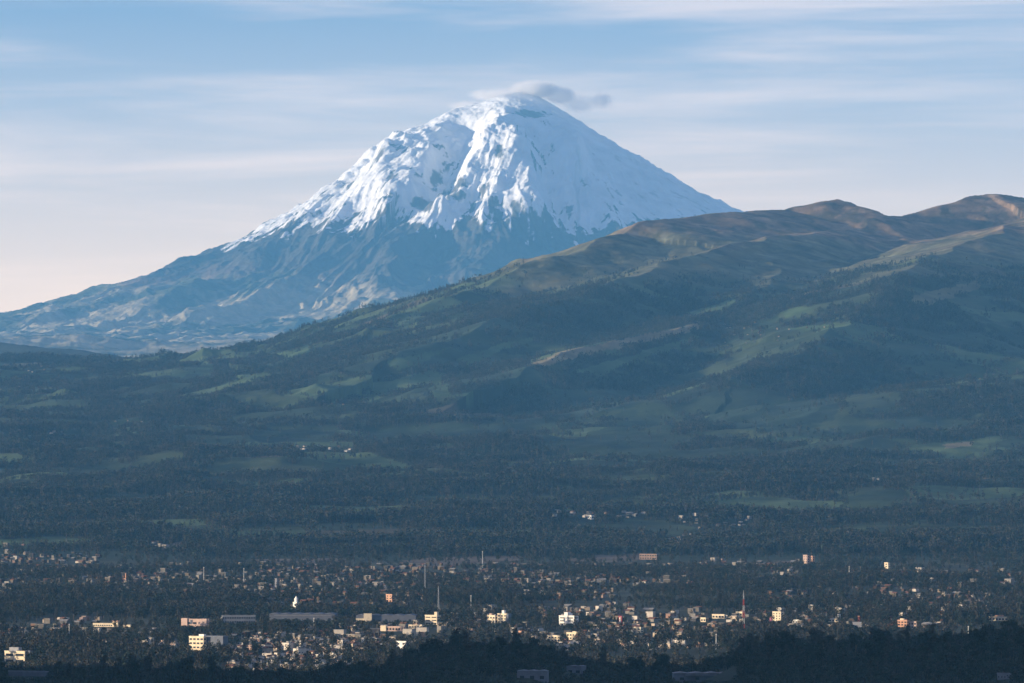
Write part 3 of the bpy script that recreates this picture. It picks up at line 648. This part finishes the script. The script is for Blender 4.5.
building('villa', 1003, 681, 12, 5, MC['tin'], 'pale villa with a lower side wing among the dark trees in the bottom right corner', 'house', storeys=1, bays=4, ww=.3, wh=.25, eta=10, depth=7, extras=[('side_wing', [(6.2, 16, 1, 7, -1, 4)], MC['tin'])])
# ---- masts: lattice towers and poles
def bar(a, b, r, V, Fq):
    a, b = np.array(a, float), np.array(b, float); t = b - a; t /= np.linalg.norm(t); u = np.cross(t, (.31, .9, .2)); u /= np.linalg.norm(u); v = np.cross(t, u); k = len(V)
    for c in (a, b):
        for i in range(4): V.append(c + r * (u * math.cos(i * 1.5708) + v * math.sin(i * 1.5708)))
    for i in range(4): Fq.append((k + i, k + (i + 1) % 4, k + 4 + (i + 1) % 4, k + 4 + i))
M['mred'] = simple('red_mast_paint', (.45, .08, .05), .1, 1)
def mast(x, ytop, ybase, wide, label, red=False, hitd=(3000, 9300), cat='mast'):
    X, Y, Z = hit(x, ybase, *hitd); s = px2m(Y); h = (ybase - ytop) * s; w = wide * s / 2
    lat = wide >= 1
    o = bpy.data.objects.new('lattice_mast' if lat else 'mast_pole', None); col.objects.link(o); o.location = (X, Y, Z); tag(o, label, cat)
    if lat:
        n = 6
        for part in range(n):
            V, Fq = [], []; z0, z1 = h * part / n, h * (part + 1) / n; a = w * (1 - .75 * part / n); b = w * (1 - .75 * (part + 1) / n)
            c0 = [(-a, -a, z0), (a, -a, z0), (a, a, z0), (-a, a, z0)]; c1 = [(-b, -b, z1), (b, -b, z1), (b, b, z1), (-b, b, z1)]
            for i in range(4):
                bar(c0[i], c1[i], .16, V, Fq); bar(c0[i], c1[(i + 1) % 4], .09, V, Fq); bar(c0[(i + 1) % 4], c1[i], .09, V, Fq); bar(c1[i], c1[(i + 1) % 4], .09, V, Fq)
            link('lattice_section', np_mesh('lattice_section', np.array(V), np.array(Fq), M['mred'] if red and part % 2 == 0 else MC['metal']), o)
        link('antenna', box_mesh('antenna', [(-w * .5, w * .5, -.2, .2, h * .86, h * .93), (-.12, .12, -.12, .12, h + .003, h * 1.07)], MC['white']), o)
    else:
        V, Fq = [], []; bar((0, 0, 0), (0, 0, h * .6), .34, V, Fq); bar((0, 0, h * .6), (0, 0, h), .24, V, Fq)
        link('shaft', np_mesh('shaft', np.array(V), np.array(Fq), MC['white']), o)
        link('antenna', box_mesh('antenna', [(-.5, .5, -.15, .15, h * .93, h * .99), (-.15, .15, -.8, .8, h * .85, h * .9)], MC['white']), o)
        link('footing', box_mesh('footing', [(-.9, .9, -.9, .9, -1, .5)], MC['grey']), o)
mast(69.5, 624, 637, .6, 'pale pole rising from the houses at the left')
mast(204, 567, 582, .6, 'faint pole in the haze, left of a distant pair')
mast(244, 568, 583, .6, 'faint pole in the haze, right of a distant pair')
mast(425, 565, 594, 1.6, 'faint tall lattice mast in the hazy middle of town')
mast(438.5, 588, 613, 1.6, 'grey lattice mast behind the turreted cream block', )
mast(471, 595, 614, .8, 'grey pole right of the lattice mast behind the turreted block')
mast(482.5, 551, 568, .6, 'thin pole standing against the far fields')
mast(743.5, 593, 630, 2.2, 'red and white lattice mast right of the centre of the town', red=True)
mast(849, 566, 577, .6, 'faint pole among the far woods at the right')
mast(968, 626, 642, .7, 'pale pole rising from the right-hand wood')
mast(495, 614, 632, .6, 'pale pole in front of the cream flats above the central wood')
mast(716, 634, 650, .6, 'pale lamp pole in the lower right of the town')
mast(314, 618, 632, .6, 'pale pole in front of the long factory shed')


# ---- town houses
hs = []
for x0, x1, y0, y1, n, area in TOWN:
    n = int(n * 2.0)
    xs = rng.uniform(x0, x1, n); ys = rng.uniform(y0, y1, n)
    ys = ys + .0 * xs + 1.2 * np.sin(xs / 17.)
    # streets: rows of houses
    ys = np.where(rng.random(n) < .6, np.round(ys / 3.2) * 3.2 + rng.normal(0, .35, n), ys)
    X, Y = hits(xs, ys, 4000, 9300)
    for a, b, c, d in zip(X, Y, xs, ys): hs.append((a, b, area, c, d))
hs = [h for h in hs if all((h[0] - c[0]) ** 2 + (h[1] - c[1]) ** 2 > (c[2] + 6) ** 2 for c in CLEAR)]
for x0, x1, y0, y1, n in VILL:
    xs = rng.uniform(x0, x1, n); ys = rng.uniform(y0, y1, n); X, Y = hits(xs, ys, 8700, 19000, 20.)
    for a, b, c, d in zip(X, Y, xs, ys): hs.append((a, b, 'village', c, d))
# drop those that would stand in one another
keep, grid = [], {}
for h in hs:
    g = (int(h[0] // 14), int(h[1] // 14)); ok = True
    for i in (-1, 0, 1):
        for j in (-1, 0, 1):
            for q in grid.get((g[0] + i, g[1] + j), ()):
                if (q[0] - h[0]) ** 2 + (q[1] - h[1]) ** 2 < 8.3 ** 2: ok = False
    if ok: keep.append(h); grid.setdefault(g, []).append(h)
hs = keep
hx, hy = np.array([h[0] for h in hs]), np.array([h[1] for h in hs]); hp = 512 + F * hx / hy; lim = roof_limit(hp, hx, hy, H(hx, hy), np.full(len(hs), 99.))
hs = [h for h, l in zip(hs, lim) if l > 5.5]
HX = np.array([h[0] for h in hs]); HY = np.array([h[1] for h in hs]); HZ = H(HX, HY)
WALLC = {'white': (.58, .52, .45), 'cream': (.46, .37, .28), 'pink': (.46, .32, .26), 'brick': (.26, .16, .12), 'grey': (.28, .27, .26)}
ROOFC = {'grey': (.12, .12, .12), 'red': (.17, .085, .06), 'pale': (.26, .25, .24)}
for k, c in WALLC.items(): M['wall_' + k] = simple(k + '_house_wall', c, .12, .5)
for k, c in ROOFC.items(): M['roof_' + k] = simple(k + '_house_roof', c, .2, .8)
M['window'] = simple('dark_window_glass', (.03, .035, .045), .2, .3, .15, .5)
M['door'] = simple('brown_door_paint', (.12, .07, .04), .2, 1)
def gable(name, w, d, z0, h, mat, ov=.5):
    a, b = w / 2 + ov, d / 2 + ov
    V = [(-a, -b, z0), (a, -b, z0), (a, b, z0), (-a, b, z0), (-a, 0, z0 + h), (a, 0, z0 + h)]
    V += [(x, y, z + .25) for x, y, z in V]
    me = bpy.data.meshes.new(name)
    me.from_pydata(V, [], [(6, 7, 11, 10), (8, 9, 10, 11), (0, 4, 5, 1), (2, 5, 4, 3), (0, 1, 7, 6), (2, 3, 9, 8), (0, 6, 10, 4), (4, 10, 9, 3), (1, 5, 11, 7), (5, 2, 8, 11)])
    me.materials.append(mat); return me
TYPES = [  # wall, roof kind, roof colour, w, d, h, words
 ('white', 'flat', 'grey', 9, 8, 3.4, 'small white flat-roofed house'), ('white', 'flat', 'grey', 8, 9, 6.0, 'white two-storey flat-roofed house'), ('cream', 'flat', 'pale', 10, 8, 5.6, 'cream two-storey house with flat roof'),
 ('white', 'gable', 'red', 10, 8, 3.2, 'low white house under a red pitched roof'), ('cream', 'gable', 'red', 9, 8, 5.2, 'cream house under a red pitched roof'), ('brick', 'flat', 'grey', 8, 8, 5.8, 'unplastered brick house with flat roof'),
 ('pink', 'flat', 'grey', 8, 7, 5.6, 'pinkish two-storey house with flat roof'), ('grey', 'gable', 'pale', 13, 9, 4.0, 'long grey house under a pale pitched roof'), ('white', 'flat', 'pale', 12, 8, 8.6, 'white three-storey block of flats'), ('pink', 'gable', 'red', 9, 8, 3.0, 'low pinkish house under a red pitched roof')]
TW = np.array([.2, .17, .12, .1, .07, .08, .08, .08, .05, .05])
typ = rng.choice(10, len(hs), p=TW / TW.sum()); ang = rng.choice([-.72, -.60, -.5, -.9, .85, -.25], len(hs)) + rng.normal(0, .08, len(hs))
# the 300 that show largest: nearest first
near_mask = np.array([h[2] not in ('village', 'far') for h in hs])
order = np.argsort(np.where(near_mask, HY, HY + 9000))
single = set(order[:292].tolist())
T_H = {}
def first_house(t):
    wc, rk, rc, w, d, h, words = TYPES[t]
    a = {'wall': box_mesh('wall', [(-w / 2, w / 2, -d / 2, d / 2, -1.5, h)], M['wall_' + wc])}
    a['roof'] = gable('roof', w, d, h + .003, 1.9, M['roof_' + rc]) if rk == 'gable' else box_mesh('roof', [(-w / 2 - .2, w / 2 + .2, -d / 2 - .2, d / 2 + .2, h + .003, h + .28), (-w * .2, w * .12, 0, d * .3, h + .283, h + 1.9)], M['roof_' + rc])
    n = int(w // 3.2); a['window'] = box_mesh('window', [(-.75, .75, -.04, .10, -.65, .65)], M['window']); a['door'] = box_mesh('door', [(-.5, .5, -.04, .10, 0, 2.1)], M['door'])
    a['spots'] = [(-w / 2 + w * (i + .5) / n, -d / 2 - .05, 1.6 + 2.7 * s) for s in range(max(1, int(h // 2.7))) for i in range(n) if not (s == 0 and i == n - 1)]
    a['dspot'] = (-w / 2 + w * (n - .5) / n, -d / 2 - .05, 0)
    return a
for t in range(10): T_H[t] = first_house(t)
def make_house(i):
    t = int(typ[i]); A = T_H[t]; area = hs[i][2]
    e = bpy.data.objects.new('house', None); col.objects.link(e); e.location = (HX[i], HY[i], HZ[i]); e.rotation_euler = (0, 0, ang[i]); s = float(rng.uniform(.5, .8)); e.scale = (s, s, s)
    tag(e, TYPES[t][6] + ' ' + AREAS.get(area, 'on the hillside above the town'), 'house', TYPES[t][6] + 's ' + AREAS.get(area, 'on the hillside'))
    link('wall', A['wall'], e); link('roof', A['roof'], e)
    for sp in A['spots'][:4]: link('window', A['window'], e, loc=sp)
    link('door', A['door'], e, loc=A['dspot'])
for i in sorted(single): make_house(i)
# the rest, one object
m_far = attr_mat('far_house_plaster', 'house_colour', .3, .5, .2, .2, .15)
VV, FF, CC = [], [], []; k = 0
for i in range(len(hs)):
    if i in single: continue
    wc, rk, rc, w, d, h, _ = TYPES[typ[i]]; s = rng.uniform(.5, .85) * (1 if HY[i] < 14500 else .7)
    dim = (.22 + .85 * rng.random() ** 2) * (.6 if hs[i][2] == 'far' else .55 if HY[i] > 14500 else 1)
    V, Fq = boxes([(-w / 2, w / 2, -d / 2, d / 2, -1.5, h)]); a = ang[i]
    if rk == 'gable':
        rv = np.array([(-w / 2 - .4, -d / 2 - .4, h + .01), (w / 2 + .4, -d / 2 - .4, h + .01), (w / 2 + .4, d / 2 + .4, h + .01), (-w / 2 - .4, d / 2 + .4, h + .01), (-w / 2 - .4, 0, h + 2), (w / 2 + .4, 0, h + 2)])
        rf = np.array([(0, 1, 5, 4), (2, 3, 4, 5), (0, 3, 2, 1), (0, 4, 3, 3), (1, 2, 5, 5)]); rf = rf[:3]
    else:
        rv, rf = boxes([(-w / 2 - .2, w / 2 + .2, -d / 2 - .2, d / 2 + .2, h + .01, h + .4)])
    V = np.concatenate([V, rv]) * s; Fq = np.concatenate([Fq, rf + 8])
    ca, sa = math.cos(a), math.sin(a)
    V = np.stack([V[:, 0] * ca - V[:, 1] * sa + HX[i], V[:, 0] * sa + V[:, 1] * ca + HY[i], V[:, 2] + HZ[i]], 1)
    VV.append(V); FF.append(Fq + k); k += len(V)
    CC.append(np.concatenate([np.tile(np.array(WALLC[wc]) * dim, (6, 1)), np.tile(ROOFC[rc], (len(rf), 1))]))
link('distant_houses', np_mesh('distant_houses', np.concatenate(VV), np.concatenate(FF), m_far, 4, False, np.concatenate(CC), 'house_colour', 'FACE'), kind='stuff', label='countless tiny houses scattered through the far town and villages')
for a, b in zip(HX, HY): pass

# ---- woods
def scatter(n, D0, D1, pw=1.0, x0=-60, x1=1084):
    u = rng.random(n); D = (D0 ** pw + u * (D1 ** pw - D0 ** pw)) ** (1 / pw)
    px = rng.uniform(x0, x1, n); return (px - 512) / F * D, D, px
def near_any(X, Y, pts, cell=40.):
    if not len(pts): return np.zeros(len(X), bool)
    g = {}
    for p in pts:
        r = p[2]; q = int(r // cell) + 1
        for i in range(-q, q + 1):
            for j in range(-q, q + 1): g.setdefault((int(p[0] // cell) + i, int(p[1] // cell) + j), []).append(p)
    res = np.zeros(len(X), bool)
    for k, (a, b) in enumerate(zip(X, Y)):
        for p in g.get((int(a // cell), int(b // cell)), ()):
            if (a - p[0]) ** 2 + (b - p[1]) ** 2 < p[2] ** 2: res[k] = True; break
    return res
BLOCK = CLEAR + [(a, b, 4.2) for a, b in zip(HX, HY)]
# open sight strips just in front of the houses, thinner tree cover there
dens_pts = np.array([(h[3], h[4]) for h in hs])
hist, xe, ye = np.histogram2d(dens_pts[:, 0], dens_pts[:, 1], bins=[88, 30], range=[[-30, 1070], [550, 685]])
kk = np.array([.25, .5, .25]); hist = np.apply_along_axis(lambda v: np.convolve(v, kk, 'same'), 0, hist); hist = np.apply_along_axis(lambda v: np.convolve(v, kk, 'same'), 1, hist)
def town_density(px, py):
    i = np.clip(((px + 30) / 1100 * 88).astype(int), 0, 87); j = np.clip(((py - 550) / 135 * 30).astype(int), 0, 29); return hist[i, j]
X, Y, px = scatter(150000, 4050, 9000, 1.6)
Z = H(X, Y); py = HOR + F * (CAM - Z) / Y
td = town_density(px, py + 2)
wood = fbm(X / 260, Y / 420, 4, 401) + .35
p = np.clip(.18 + .85 * wood, .04, 1) * np.where(td > .3, .45 / (1 + .16 * td), 1) * (1 - .8 * ((py < 568) & (py > 553)))
k = rng.random(len(X)) < p; X, Y, Z = X[k], Y[k], Z[k]
k = ~near_any(X, Y, BLOCK); X, Y, Z = X[k], Y[k], Z[k]
kind = rng.choice(3, len(X), p=[.5, .32, .18]) * 2 + rng.integers(0, 2, len(X))
kz = gn(X / 300, Y / 300, 402)
td = town_density(512 + F * X / Y, HOR + F * (CAM - Z) / Y)
sc = rng.uniform(5, 10.5, len(X)) * (1 + .35 * kz) * np.clip(1.05 - .05 * td, .6, 1.05) * np.where(kind // 2 == 1, 1.35, 1)
lim = roof_limit(512 + F * X / Y, X, Y, Z, sc * 1.0); k = lim > 1.2; X, Y, Z, sc, kind = X[k], Y[k], Z[k], np.minimum(sc, lim)[k], kind[k]
gn_scatter('woodland_around_town', np.stack([X, Y, Z], 1), sc, kind, MIDT, 'dark woods and garden trees filling the gaps between the houses', rng.uniform(.85, 1.25, len(X)))
print('town trees', len(X))

X, Y, px = scatter(560000, 8700, 20500, 1.7)
Z = H(X, Y); c, fo = land(X, Y, Z)
k = rng.random(len(X)) < np.where(fo < 0, 0, np.clip(fo, 0, 1) ** 1.5 * .8 + .012); X, Y, Z, px = X[k], Y[k], Z[k], px[k]
vill = [(hs[i][3], hs[i][4]) for i in range(len(hs)) if hs[i][2] == 'village']
py = HOR + F * (CAM - Z) / Y
k = np.ones(len(X), bool)
for a, b in vill: k &= ~((abs(px - a) < 4) & (py > b - 1) & (py < b + 5))
X, Y, Z = X[k], Y[k], Z[k]
kind = np.clip(rng.choice(3, len(X), p=[.3, .5, .2]) + 0, 0, 2) * 2 + rng.integers(0, 2, len(X))
sc = rng.uniform(7, 17, len(X)) * (1 + .35 * gn(X / 400, Y / 400, 403) + .35 * gn(X / 90, Y / 90, 404))
gn_scatter('forest_on_hills', np.stack([X, Y, Z], 1), sc, kind, FAR, 'forest and hedgerows covering the foothills and the mountain shoulder', rng.uniform(.8, 1.2, len(X)))
print('hill trees', len(X))

# near wooded rise: shrubs and trees behind as stuff, the 300 that show largest as trees
X, Y, px = scatter(27000, 2850, 4150, 1.0)
Z = H(X, Y)
k = ~near_any(X, Y, [(c[0], c[1], c[2]) for c in CLEAR]); X, Y, Z, px = X[k], Y[k], Z[k], px[k]
cut = (CAM - (np.interp(px, RISE_U, RISE_Y) - HOR) / F * Y) - Z
kind = rng.choice(3, len(X), p=[.5, .3, .2]) * 2 + rng.integers(0, 2, len(X))
sc = rng.uniform(5, 10, len(X)) * np.where(kind // 2 == 1, 1.15, 1)
lim = roof_limit(512 + F * X / Y, X, Y, Z, sc * 1.0); k = lim > 1.0; X, Y, Z, sc, kind = X[k], Y[k], Z[k], np.minimum(sc, lim)[k], kind[k]
gn_scatter('undergrowth_on_rise', np.stack([X, Y, Z], 1), sc * .72, kind, MIDT, 'dark shrubs and low trees closing the gaps of the near wood', rng.uniform(1.0, 1.5, len(X)))
GROUPS = [(-20, 150, 'bottom left corner'), (150, 395, 'bottom edge left of the central mound'), (395, 600, 'central mound on the bottom edge'),
          (600, 735, 'low belt round the grey halls'), (735, 1050, 'high belt along the lower right')]
KINDS = [('broadleaf_tree', 'broad dark round-crowned tree', 'broadleaf tree'), ('eucalyptus_tree', 'tall narrow open-crowned tree', 'eucalyptus tree'), ('conifer_tree', 'dark pointed conifer', 'conifer')]
TT = {}
for k in range(3):
    for s in range(4):
        TT[k, s] = (leaf_mesh(k, (1500, 1100, 1100)[k], 70 + 10 * k + s, (.030, .024, .022)[k], M[LEAF[k]]), trunk_mesh(seed=k * 5 + s, r0=.024 if k else .03, top=(.7, .85, .93)[k], limbs=(5, 4, 0)[k]))
placed = []; tries = 0
while len(placed) < 298 and tries < 20000:
    tries += 1
    u = rng.uniform(-12, 1036); 
    if 575 < u < 735 and rng.random() < .35: continue
    D = rng.normal(3350, 130); x = (u - 512) / F * D
    if any((x - a) ** 2 + (D - b) ** 2 < 7.0 ** 2 for a, b in placed): continue
    if any((x - c[0]) ** 2 + (D - c[1]) ** 2 < c[2] ** 2 for c in CLEAR): continue
    if any(abs(u - (512 + F * c[0] / c[1])) < c[2] * 2.0 and D < c[1] and D > c[1] - 260 for c in CLEAR if c[1] < 3700): continue
    zz = float(H([x], [D])[0]); hm = float(roof_limit(np.array([u]), np.array([x]), np.array([D]), np.array([zz]), np.array([99.]))[0])
    if hm < 4: continue
    placed.append((x, D)); k = int(rng.choice(3, p=[.5, .27, .23])); s = int(rng.integers(0, 4))
    e = bpy.data.objects.new(KINDS[k][0], None); col.objects.link(e)
    e.location = (x, D, float(H([x], [D])[0])); h = min(hm, rng.uniform(6, 15) * (1.12 if k == 1 else 1)); w = h * rng.uniform(.85, 1.15)
    e.scale = (w, w, h); e.rotation_euler = (0, 0, rng.uniform(0, 6.28))
    g = next((g[2] for g in GROUPS if g[0] <= u < g[1]), GROUPS[0][2])
    tag(e, KINDS[k][1] + ' of the ' + g, KINDS[k][2], KINDS[k][2] + 's of the ' + g)
    link('crown', TT[k, s][0], e); link('trunk', TT[k, s][1], e)


# ------------------------------------------------------------------ air
def haze_box():
    x0, x1, y0, y1, z0, z1 = -68000, 76000, -300, 55500, -60, 3400
    V = [(x, y, z) for z in (z0, z1) for y in (y0, y1) for x in (x0, x1)]
    Fq = [(0, 2, 3, 1), (4, 5, 7, 6), (0, 1, 5, 4), (2, 6, 7, 3), (0, 4, 6, 2), (1, 3, 7, 5)]
    m = bpy.data.materials.new('clear_morning_air'); m.use_nodes = True; nt = m.node_tree; nt.nodes.clear()
    o = N(nt, 'ShaderNodeOutputMaterial'); v = N(nt, 'ShaderNodeVolumePrincipled')
    v.inputs['Color'].default_value = (.165, .53, 1, 1); v.inputs['Absorption Color'].default_value = (0, 0, 0, 1)
    v.inputs['Density'].default_value = 1.65e-5; v.inputs['Anisotropy'].default_value = 0
    nt.links.new(v.outputs[0], o.inputs['Volume'])
    link('haze', np_mesh('haze', np.array(V, float), np.array(Fq), m), kind='stuff', label='thin blue morning haze filling the air')
haze_box()
def steam():
    import bmesh
    bm = bmesh.new(); bmesh.ops.create_icosphere(bm, subdivisions=4, radius=1)
    s = 50000 / F; c = ((528 - 512) * s, 50050., CAM + (HOR - 97) * s); half = (95 * s, 1100., 24 * s)
    for v in bm.verts: v.co = (v.co.x * half[0], v.co.y * half[1], v.co.z * half[2])
    me = bpy.data.meshes.new('steam_plume'); bm.to_mesh(me); bm.free()
    m = bpy.data.materials.new('crater_steam'); m.use_nodes = True; nt = m.node_tree; nt.nodes.clear()
    o = N(nt, 'ShaderNodeOutputMaterial'); v = N(nt, 'ShaderNodeVolumePrincipled'); v.inputs['Color'].default_value = (1, .96, .94, 1); v.inputs['Anisotropy'].default_value = -.35
    tc = N(nt, 'ShaderNodeTexCoord'); no = N(nt, 'ShaderNodeTexNoise'); no.inputs['Scale'].default_value = .0045; no.inputs['Detail'].default_value = 4
    nt.links.new(tc.outputs['Object'], no.inputs['Vector'])
    tot = None
    for x, y, rx, rz, w in ((534, 89, 24, 8, 1.7), (500, 94, 30, 6, .7), (468, 106, 20, 5, .3), (560, 95, 16, 8, .6), (580, 103, 18, 8, .26), (603, 100, 11, 8, .2)):
        sb = N(nt, 'ShaderNodeVectorMath', operation='SUBTRACT'); sb.inputs[1].default_value = ((x - 528) * s, 0, -(y - 97) * s)
        dv = N(nt, 'ShaderNodeVectorMath', operation='DIVIDE'); dv.inputs[1].default_value = (rx * s, 480, rz * s)
        ln = N(nt, 'ShaderNodeVectorMath', operation='LENGTH'); mr = N(nt, 'ShaderNodeMapRange', interpolation_type='SMOOTHSTEP')
        mr.inputs['From Min'].default_value = 1.25; mr.inputs['From Max'].default_value = .1; mr.inputs['To Min'].default_value = 0; mr.inputs['To Max'].default_value = w
        nt.links.new(tc.outputs['Object'], sb.inputs[0]); nt.links.new(sb.outputs[0], dv.inputs[0]); nt.links.new(dv.outputs[0], ln.inputs[0]); nt.links.new(ln.outputs['Value'], mr.inputs['Value'])
        if tot is None: tot = mr.outputs[0]
        else:
            ad = N(nt, 'ShaderNodeMath', operation='ADD'); nt.links.new(tot, ad.inputs[0]); nt.links.new(mr.outputs[0], ad.inputs[1]); tot = ad.outputs[0]
    n2 = N(nt, 'ShaderNodeMapRange'); n2.inputs['From Min'].default_value = .34; n2.inputs['From Max'].default_value = .62; nt.links.new(no.outputs['Fac'], n2.inputs['Value'])
    a = N(nt, 'ShaderNodeMath', operation='MULTIPLY'); nt.links.new(tot, a.inputs[0]); nt.links.new(n2.outputs[0], a.inputs[1])
    b = N(nt, 'ShaderNodeMath', operation='MULTIPLY'); b.inputs[1].default_value = .016; nt.links.new(a.outputs[0], b.inputs[0]); nt.links.new(b.outputs[0], v.inputs['Density'])
    nt.links.new(v.outputs[0], o.inputs['Volume']); me.materials.append(m)
    link('steam_plume', me, kind='stuff', label='pale steam drifting right from the snowy summit', loc=c)
steam()

# ------------------------------------------------------------------ light
ELEV, PSI = R(7), R(77)
world = bpy.data.worlds.new('World'); scene.world = world; world.use_nodes = True
nt = world.node_tree; nt.nodes.clear()
out = N(nt, 'ShaderNodeOutputWorld'); bg = N(nt, 'ShaderNodeBackground'); bg.inputs['Strength'].default_value = .05
sky = N(nt, 'ShaderNodeTexSky', sky_type='NISHITA'); sky.sun_disc = False
sky.sun_elevation = ELEV; sky.altitude = 2500; sky.air_density = 1.0; sky.dust_density = 1.6; sky.ozone_density = 2.5
# direction to the sun: x = -cos(e) sin(psi), y = -cos(e) cos(psi)
sd = (-math.cos(ELEV) * math.sin(PSI), -math.cos(ELEV) * math.cos(PSI), math.sin(ELEV))
sky.sun_rotation = math.atan2(sd[0], sd[1])
tc = N(nt, 'ShaderNodeTexCoord'); mp = N(nt, 'ShaderNodeMapping'); mp.inputs['Scale'].default_value = (7, 7, 95); mp.inputs['Rotation'].default_value = (0, R(1.2), 0)
nt.links.new(tc.outputs['Generated'], mp.inputs['Vector'])
cn = N(nt, 'ShaderNodeTexNoise'); cn.inputs['Scale'].default_value = 1.0; cn.inputs['Detail'].default_value = 8; cn.inputs['Roughness'].default_value = .58; cn.inputs['Distortion'].default_value = .4
nt.links.new(mp.outputs[0], cn.inputs['Vector'])
cr = N(nt, 'ShaderNodeMapRange', interpolation_type='SMOOTHSTEP'); cr.inputs['From Min'].default_value = .42; cr.inputs['From Max'].default_value = .74; cr.inputs['To Max'].default_value = .42
nt.links.new(cn.outputs['Fac'], cr.inputs['Value'])
mx = N(nt, 'ShaderNodeMix', data_type='RGBA'); mx.inputs['B'].default_value = (21, 15, 11.5, 1)
nt.links.new(cr.outputs[0], mx.inputs['Factor']); tn = N(nt, 'ShaderNodeMix', data_type='RGBA', blend_type='MULTIPLY'); tn.inputs['Factor'].default_value = 1; tn.inputs['B'].default_value = (1.1, 1.30, 1.74, 1)
nt.links.new(sky.outputs[0], tn.inputs['A']); nt.links.new(tn.outputs['Result'], mx.inputs['A']); 
# thin cream veil of high cloud thickening towards the horizon
sp = N(nt, 'ShaderNodeSeparateXYZ'); nt.links.new(tc.outputs['Generated'], sp.inputs[0])
ve = N(nt, 'ShaderNodeMapRange', interpolation_type='SMOOTHSTEP'); ve.inputs['From Min'].default_value = .092; ve.inputs['From Max'].default_value = -.01; ve.inputs['To Max'].default_value = .72
nt.links.new(sp.outputs['Z'], ve.inputs['Value'])
vm = N(nt, 'ShaderNodeMix', data_type='RGBA'); vm.inputs['B'].default_value = (30, 19.3, 11.6, 1)
nt.links.new(ve.outputs[0], vm.inputs['Factor']); nt.links.new(mx.outputs['Result'], vm.inputs['A']); nt.links.new(vm.outputs['Result'], bg.inputs['Color'])
nt.links.new(bg.outputs[0], out.inputs['Surface'])

L = bpy.data.lights.new('sun', 'SUN'); L.energy = 5.0; L.angle = R(.5); L.color = (1, .81, .57)
lo = bpy.data.objects.new('sun', L); col.objects.link(lo)
from mathutils import Vector
lo.rotation_euler = Vector(sd).to_track_quat('Z', 'Y').to_euler()
lo.location = (0, 0, 4000)

# ------------------------------------------------------------------ camera
cam = bpy.data.cameras.new('camera'); co = bpy.data.objects.new('camera', cam); col.objects.link(co)
cam.sensor_width = 36; cam.lens = F / 1024 * 36; cam.clip_start = 1; cam.clip_end = 300000
co.location = (0, 0, CAM); co.rotation_euler = (math.pi / 2 + math.atan((HOR - 341.5) / F), 0, 0)
scene.camera = co
scene.view_settings.view_transform = 'Standard'; scene.view_settings.look = 'None'
scene.view_settings.exposure = 1.12; scene.view_settings.gamma = 1
scene.view_settings.use_curve_mapping = False
scene.cycles.use_denoising = True
scene.cycles.max_bounces = 3; scene.cycles.diffuse_bounces = 2; scene.cycles.volume_bounces = 2
scene.cycles.use_adaptive_sampling = True; scene.cycles.adaptive_threshold = .02
scene.cycles.transparent_max_bounces = 8
